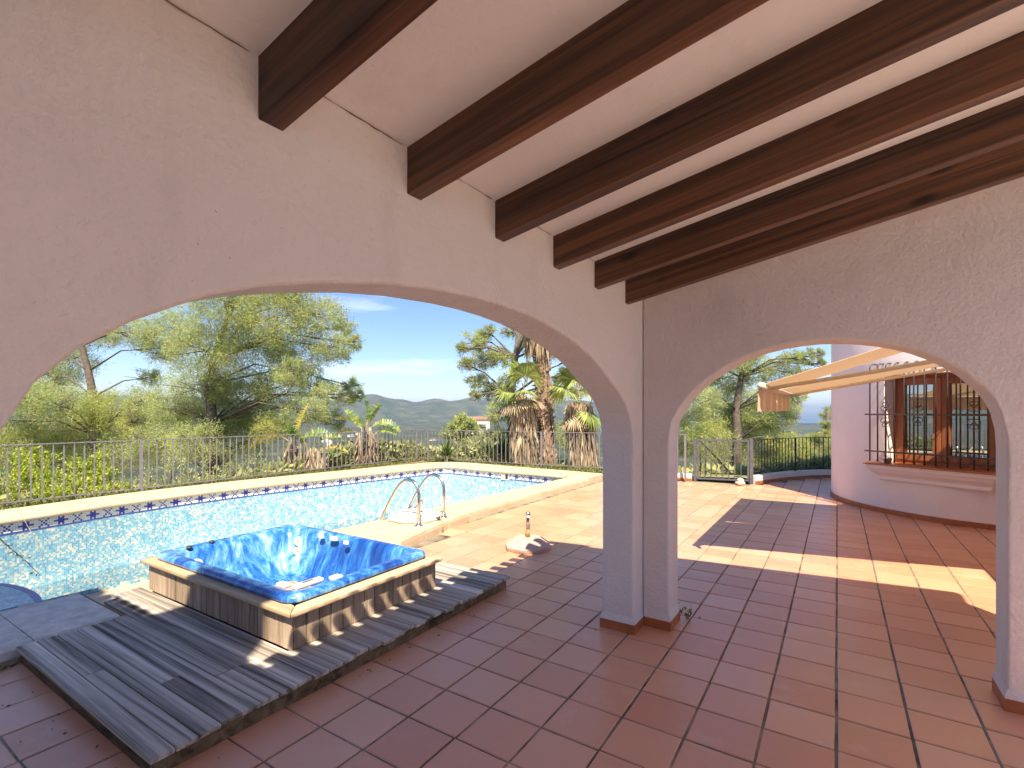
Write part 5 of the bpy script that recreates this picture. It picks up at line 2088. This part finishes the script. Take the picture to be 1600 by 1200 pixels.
def rosette(base, n, L, w, mat, label, name='yucca', cat='plant', up=0.6):
    root = empty(name, base)
    tag(root, label, cat)
    rng = np.random.default_rng(n)
    fs = []
    for k in range(n):
        a = rng.uniform(0, 6.28)
        el = rng.uniform(0.1, 1.45) * up + 0.25
        d = np.array([math.cos(a) * math.cos(el), math.sin(a) * math.cos(el), math.sin(el)])
        s = np.array([-math.sin(a), math.cos(a), 0])
        l = L * rng.uniform(0.7, 1.1)
        p0 = np.array([0, 0, 0.05])
        p1 = p0 + d * l * 0.5
        p2 = p0 + d * l + np.array([0, 0, -0.12 * l])
        fs.append([p0 - s * w * .5, p0 + s * w * .5, p1 + s * w * .6, p1 - s * w * .6])
        fs.append([p1 - s * w * .6, p1 + s * w * .6, p2 + s * w * .06, p2 - s * w * .06])
    tri_mesh('blades', np.array(fs), mat, root)
    mb = MB()
    mb.tube([(0, 0, -0.1), (0, 0, 0.12)], [0.05, 0.04], 8)
    mb.build('stem', M['canestem'], root)
    return root


rosette(at(697, 716, 14.2), 60, 0.55, 0.035, M['yucca'], 'spiky bright green yucca at the far corner of the pool', up=0.85)
rosette(at(765, 716, 14.0), 70, 0.58, 0.04, M['yucca'], 'dark spiky yucca left of the palm trunk', up=0.8)
rosette(at(783, 712, 14.3), 60, 0.6, 0.04, M['yucca'], 'dark spiky yucca touching the shaggy palm trunk', up=0.8)
rosette(at(790, 728, 13.8), 30, 0.5, 0.045, M['deadleaf'], 'low yellowed yucca leaves at the palm foot', up=0.35)


# fan palms
def fan(mb, p0, d, size, mi=0, nblade=30, droop=0.35):
    d = Vector(d).normalized()
    s = d.cross(Vector((0, 0, 1)))
    if s.length < 0.1: s = Vector((1, 0, 0))
    s.normalize()
    u = s.cross(d)
    hub = Vector(p0) + d * size * 0.55
    mb.tube([p0, hub], [0.014, 0.009], 5, 2)
    for k in range(nblade):
        a = (k / (nblade - 1) - 0.5) * 4.2
        dv = (d * math.cos(a) + s * math.sin(a) + u * 0.12 * math.cos(a * 2)).normalized()
        l = size * (0.75 - 0.12 * abs(a) / 2.1) * random.uniform(0.9, 1.08)
        t = dv.cross(u).normalized() * size * 0.042
        m = hub + dv * l * 0.55
        e = hub + dv * l + Vector((0, 0, -droop * l * random.uniform(0.6, 1.3)))
        mb.add([hub, m - t, e, m + t], [(0, 1, 2, 3)], mi)


def palm(base, top, r0, r1, fronds, skirt, label, bark=True):
    base, top = Vector(base), Vector(top)
    root = tag(empty('fan_palm', base), label, 'palm tree', 'fan palms behind the pool railing')
    T = top - base
    mb = MB()
    nseg = 26
    rings_r = []
    pts = []
    for k in range(nseg + 1):
        t = k / nseg
        pts.append(Vector((T.x * t + 0.03 * math.sin(t * 5), T.y * t, T.z * t - 0.1)))
        rings_r.append((r0 + (r1 - r0) * t) * random.uniform(0.92, 1.08))
    mb.tube(pts, rings_r, 14)
    mb.build('trunk', M['palmbark'], root, smooth=False)
    rng = np.random.default_rng(len(label))
    if bark:
        # old leaf bases
        n = 900
        t = rng.uniform(0.0, 1.0, n)
        a = rng.uniform(0, 6.28, n)
        rad = np.stack([np.cos(a), np.sin(a), np.zeros(n)], 1)
        rr = (r0 + (r1 - r0) * t)[:, None]
        c = np.array([[T.x, T.y, T.z]]) * t[:, None] + rad * rr * 0.97
        d = unit(rad * 0.75 + np.array([0, 0, 0.75]) + rng.normal(size=(n, 3)) * 0.35)
        tri_mesh('leaf_bases', leaves(c, d, 0.13, 0.06, rng), M['palmdry'], root)
    for (t0, t1, n, ll, out) in skirt:
        t = rng.uniform(t0, t1, n)
        a = rng.uniform(0, 6.28, n)
        rad = np.stack([np.cos(a), np.sin(a), np.zeros(n)], 1)
        rr = (r0 + (r1 - r0) * t)[:, None] + rng.uniform(0.0, out, n)[:, None]
        c = np.array([[T.x, T.y, T.z]]) * t[:, None] + rad * rr
        d = unit(rad * 0.10 + np.array([0, 0, -1.0]) + rng.normal(size=(n, 3)) * 0.10)
        tri_mesh('dead_frond_skirt', leaves(c, d, ll, 0.05, rng), M['palmdry'], root)
    for (off, d, size, mi) in fronds:
        mb = MB()
        fan(mb, T + Vector(off), d, size * 1.25, mi)
        o = mb.build('frond', None, root)
        for mm in ('palm', 'palmdry', 'canestem'): o.data.materials.append(M[mm])
    return root


D = 13.5
z_ = Vector((0, 0, 1))
def fr(n, seed, size, lo=-0.6, hi=0.9, dead=0.2):
    r = random.Random(seed)
    out = []
    for k in range(n):
        a = r.uniform(0, 6.28)
        e = r.uniform(lo, hi)
        out.append(((0, 0, r.uniform(-0.15, 0.1)), (math.cos(a) * math.cos(e), math.sin(a) * math.cos(e), math.sin(e)), size * r.uniform(.8, 1.1), 1 if r.random() < dead else 0))
    return out


palm(at(818, 737, D), at(818, 612, D), 0.16, 0.13,
     [((0, 0, 0), -cr_ * .75 + z_ * -.15 - fw * .3, .62, 0), ((0, 0, 0), -cr_ * .5 - z_ * .55 - fw * .5, .6, 1), ((0, 0, .05), z_ + cr_ * .15, .75, 0), ((0, 0, 0), cr_ * .1 + z_ * .8 - fw * .4, .7, 0), ((0, 0, -.1), -fw + z_ * .1, .6, 0), ((0, 0, .1), z_ - cr_ * .3 + fw * .2, .62, 0), ((0, 0, -.1), -cr_ * .9 + z_ * .2, .6, 0), ((0, 0, -.1), cr_ * .5 - z_ * .3 - fw * .5, .5, 1)],
     [(0.0, 0.98, 1500, 0.5, 0.16)], 'shorter shaggy palm with a full skirt of dead fronds, left of the taller one', False)
palm(at(855, 737, D + .4), at(842, 470, D + .4), 0.22, 0.17, fr(12, 3, .8), [(0.80, 1.0, 700, 0.75, 0.2), (0.0, .35, 160, 0.3, 0.05)], 'tall palm with rough brown trunk rising out of sight behind the arch')
palm(at(915, 740, D + .1), at(905, 622, D + .1), 0.17, 0.14,
     [((0, 0, 0), -cr_ * .7 + z_ * .25 - fw * .45, .75, 0), ((0, 0, .05), z_ * .8 - cr_ * .35 - fw * .3, .75, 0), ((0, 0, 0), cr_ * .7 + z_ * .3 - fw * .3, .7, 0), ((0, 0, -.1), cr_ * .5 - z_ * .6 - fw * .4, .65, 0), ((0, 0, 0), z_ + fw * .3, .7, 0), ((0, 0, -.2), -cr_ * .3 - z_ * .6 - fw * .5, .55, 1)],
     [(0.0, 0.97, 1500, 0.55, 0.2)], 'shaggy palm partly hidden by the corner pillar with pale fan fronds', False)

# ground cover along the back of the coping and on the bank
rng = np.random.default_rng(2)
n = 26000
c = np.zeros((n, 3))
kside = rng.random(n) < 0.62
c[:, 0] = np.where(kside, -10.22 - rng.exponential(0.55, n), rng.uniform(-10.6, -4.2, n))
c[:, 1] = np.where(kside, rng.uniform(-0.5, 11.4, n), 10.95 + rng.exponential(0.5, n))
c[:, 2] = np.where(np.maximum(-10.6 - c[:, 0], c[:, 1] - 11.5) > 0.6, 0.06 - 0.17 * (np.maximum(-10.6 - c[:, 0], c[:, 1] - 11.5) - 0.6), 0.08)
keep = ~((c[:, 1] > 9.5) & (c[:, 0] > -10.2) & (c[:, 1] < 10.85))
c = c[keep]
d = unit(rng.normal(size=(len(c), 3)) * np.array([.6, .6, .15]) + np.array([0, 0, 0.55]))
tag(tri_mesh('ground_cover', leaves(c, d, 0.085, 0.028, rng), M['grass']), kind='stuff')
mb = MB()
mb.hexa([(-10.7, -4, -0.3), (-10.02, -4, -0.3), (-10.02, 11.3, -0.3), (-10.7, 11.3, -0.3), (-10.7, -4, 0.083), (-10.02, -4, 0.083), (-10.02, 11.3, 0.083), (-10.7, 11.3, 0.083)])
mb.hexa([(-10.02, 10.66, -0.3), (-4.4, 10.66, -0.3), (-4.4, 11.7, -0.3), (-10.02, 11.7, -0.3), (-10.02, 10.66, 0.079), (-4.4, 10.66, 0.079), (-4.4, 11.7, 0.079), (-10.02, 11.7, 0.079)])
tag(mb.build('garden_bed', M['soil'], None, fix=True), kind='structure')
# scrub over the slope beyond
n = 150000
ang = rng.uniform(-1.05, 0.75, n)
rr = 13 + rng.exponential(14, n)
x = -math.sin(YAW) * 0 + np.sin(ang - YAW) * rr
y = np.cos(ang - YAW) * rr
ok = ((x < -11) | (y > 12.2)) & ~((x > -2.0) & (y < 14.6))
x, y = x[ok], y[ok]
s_ = np.maximum(0, np.array([math.hypot(a, b_) - bnd_dist(a / math.hypot(a, b_), b_ / math.hypot(a, b_)) for a, b_ in zip(x, y)]))
z = 0.085 - 75 * (1 - np.exp(-np.maximum(0, s_ - 0.6) * 0.16 / 75 * (1 + np.minimum(s_, 60) / 40)))
pn = np.sin(x * 0.9) * np.cos(y * 0.7) + np.sin(x * 0.31 + y * 0.43)
ok = pn + rng.normal(size=len(x)) * 0.5 > 0.0
c = np.stack([x, y, z + rng.uniform(0.0, 0.35, len(x)) * (0.4 + np.maximum(0, pn))], 1)[ok]
d = unit(rng.normal(size=(len(c), 3)) * np.array([.7, .7, .3]) + np.array([0, 0, 0.6]))
tag(tri_mesh('scrub', leaves(c, d, 0.26, 0.10, rng), M['scrub']), kind='stuff')

# small windblown bits lying on the tiles
rng = np.random.default_rng(31)
n = 60
px_ = rng.uniform(-2.3, 1.0, n); py_ = rng.uniform(1.4, 6.5, n)
px_[:22] = -2.42 + rng.exponential(0.03, 22); py_[:22] = rng.uniform(1.0, 3.7, 22)
px_[22:36] = rng.uniform(-3.9, -2.6, 14); py_[22:36] = 0.93 - rng.exponential(0.06, 14)
c = np.stack([px_, py_, np.full(n, 0.004)], 1)
tag(tri_mesh('leaf_bits', leaves(c, unit(rng.normal(size=(n, 3)) * np.array([1, 1, .1])), 0.022, 0.011, rng), M['deadleaf']), kind='stuff')

# weed at the pillar, dead leaves by the deck, twig over the pool
wd = tag(empty('weed', (-0.985, 3.94, 0.0)), 'tiny dark weed growing at the foot of the corner pillar', 'weed')
rng = np.random.default_rng(9)
c = rng.normal(size=(26, 3)) * np.array([.03, .03, .02]) + np.array([0.035, 0.0, 0.05])
c[:, 2] = np.abs(c[:, 2])
tri_mesh('leaves', leaves(c, unit(rng.normal(size=(26, 3)) + np.array([0, 0, .4])), 0.036, 0.02, rng), M['yucca'], wd)
mb = MB()
for k in range(6):
    mb.tube([(0.02, 0, 0), (c[k][0], c[k][1], c[k][2])], [0.003, 0.0015], 4)
mb.build('stalks', M['canestem'], wd)
n = 90
c = np.stack([rng.uniform(-4.75, -4.28, n), rng.uniform(0.70, 0.98, n), rng.uniform(0.004, 0.03, n)], 1)
lit = tri_mesh('leaf_litter', leaves(c, unit(rng.normal(size=(n, 3)) * np.array([1, 1, .12])), 0.06, 0.02, rng), M['deadleaf'])
tag(lit, kind='stuff')
mb = MB()
mb.add([(-5.0, 0.4, 0.012), (-4.30, 0.4, 0.010), (-4.30, 0.955, 0.012), (-4.36, 0.99, 0.03), (-5.0, 0.99, 0.03)], [(0, 1, 2, 3, 4)])
tag(mb.build('soil_patch', M['soil']), kind='structure')

tw = tag(empty('hanging_twig', (-5.9, 0.6, 1.3)), 'thin leafy twig hanging over the pool at the left edge', 'twig')
B = Vector((-5.9, 0.6, 1.3))
mb = MB()
p1 = [at(-40, 700, 5.6), at(0, 742, 5.6), at(14, 775, 5.6), at(25, 790, 5.7), at(30, 800, 5.7)]
p2 = [at(-40, 800, 5.6), at(0, 842, 5.6), at(18, 858, 5.5), at(40, 876, 5.5), at(62, 898, 5.5)]
p3 = [at(25, 790, 5.7), at(42, 820, 5.7), at(60, 850, 5.7), at(74, 898, 5.7)]
for p, r in ((p1, .007), (p2, .008), (p3, .004)):
    mb.tube([q - B for q in p], [r * (1 - .6 * i / (len(p) - 1)) for i in range(len(p))], 5)
mb.build('stem', M['canestem'], tw, smooth=True)
cs = []
for p in (p2,):
    for a, b_ in zip(p[:-1], p[1:]):
        for k in range(7): cs.append(a.lerp(b_, k / 7) - B)
for k in range(14): cs.append(p1[1].lerp(p1[2], random.random()) - B)
c = np.array([tuple(q) for q in cs]) + rng.normal(size=(len(cs), 3)) * 0.012
tri_mesh('leaves', leaves(c, unit(rng.normal(size=(len(c), 3))), 0.05, 0.022, rng), M['bush'], tw)

# far buildings in the valley
fb = random.Random(21)
specs = []
for k in range(9):
    px = fb.uniform(515, 715)
    d = fb.uniform(700, 1700)
    specs.append((px, d))
for k, (px, d) in enumerate(specs):
    p = at(px, HOR, d)
    r_ = math.hypot(p.x, p.y)
    s = r_ - 15
    z = 0.085 - 75 * (1 - math.exp(-(s - 0.6) * 0.16 / 75 * 2.5)) - 2
    h = fb.uniform(5, 8); w = fb.uniform(8, 16); w2 = fb.uniform(8, 12)
    t = empty('far_house', (p.x, p.y, z), fb.uniform(0, 3))
    tag(t, 'tiny pale house scattered on the valley floor below the hills', 'house', 'far houses in the valley')
    mb = MB(); mb.box(-w / 2, w / 2, -w2 / 2, w2 / 2, 0, h)
    mb.build('wall', M['farwall'], t)
    mb = MB()
    mb.add([(-w / 2 - .4, -w2 / 2 - .4, h), (w / 2 + .4, -w2 / 2 - .4, h), (w / 2 + .4, w2 / 2 + .4, h), (-w / 2 - .4, w2 / 2 + .4, h), (-w / 2 - .4, 0, h + 2), (w / 2 + .4, 0, h + 2)], [(0, 1, 5, 4), (2, 3, 4, 5), (0, 4, 3), (1, 2, 5), (0, 3, 2, 1)])
    mb.build('roof', M['farroof'], t)


def near_house(px, py, d, w, w2, h, rz, label):
    p = at(px, py, d)
    t = tag(empty('hillside_house', (p.x, p.y, p.z - h), rz), label, 'house')
    mb = MB(); mb.box(-w / 2, w / 2, -w2 / 2, w2 / 2, 0, h)
    wl2 = mb.build('wall', M['farwall'], t)
    mb = MB(); mb.box(-w / 2 - .15, w / 2 + .15, -w2 / 2 - .15, w2 / 2 + .15, h, h + 0.25)
    mb.build('roof', M['farroof'], t)
    for k in (-1, 1):
        mb = MB(); mb.box(k * w / 4 - .5, k * w / 4 + .5, -w2 / 2 - 0.03, -w2 / 2 + .02, h * .3, h * .7)
        mb.build('window', M['glass'], t)


near_house(628, 708, 110, 5.5, 5, 3, YAW, 'white flat roofed house seen through the railing right of the upright plant')
near_house(597, 690, 240, 6, 5, 3.5, YAW + .3, 'small white house just above the railing left of the upright plant')
near_house(512, 679, 240, 4.5, 5, 3.5, YAW + .2, 'tiny white house between the two banana like plants')
near_house(738, 655, 55, 3.6, 4, 1.6, YAW + .1, 'pale house with sandy wall above the rounded olive tree')
mb = MB()
a, b_ = at(617, 727, 16.5), at(655, 719, 17.5)
u = (b_ - a); u.z = 0
nrm_ = Vector((-u.y, u.x, 0)).normalized() * 0.5
mb.hexa([(a.x, a.y, a.z - 1), (b_.x, b_.y, a.z - 1), (b_.x + nrm_.x, b_.y + nrm_.y, a.z - 1), (a.x + nrm_.x, a.y + nrm_.y, a.z - 1), (a.x, a.y, a.z), (b_.x, b_.y, a.z), (b_.x + nrm_.x, b_.y + nrm_.y, a.z), (a.x + nrm_.x, a.y + nrm_.y, a.z)])
tag(mb.build('garden_wall', M['kerbwhite'], None, fix=True, bevel=0.02), 'low white wall on the slope just beyond the far pool coping', 'wall')

# ------------------------------------------------------------------ air
m = bpy.data.materials.new('pale air')
m.use_nodes = True
nt = m.node_tree
nt.nodes.remove(nt.nodes['Principled BSDF'])
pv = nt.nodes.new('ShaderNodeVolumePrincipled')
pv.inputs['Color'].default_value = (0.62, 0.78, 1.0, 1)
pv.inputs['Density'].default_value = 0.00014
pv.inputs['Anisotropy'].default_value = 0.2
nt.links.new(pv.outputs[0], nt.nodes['Material Output'].inputs['Volume'])
mb = MB()
mb.box(-31000, 31000, -31000, 31000, -90, 120)
tag(mb.build('haze', m), kind='stuff')
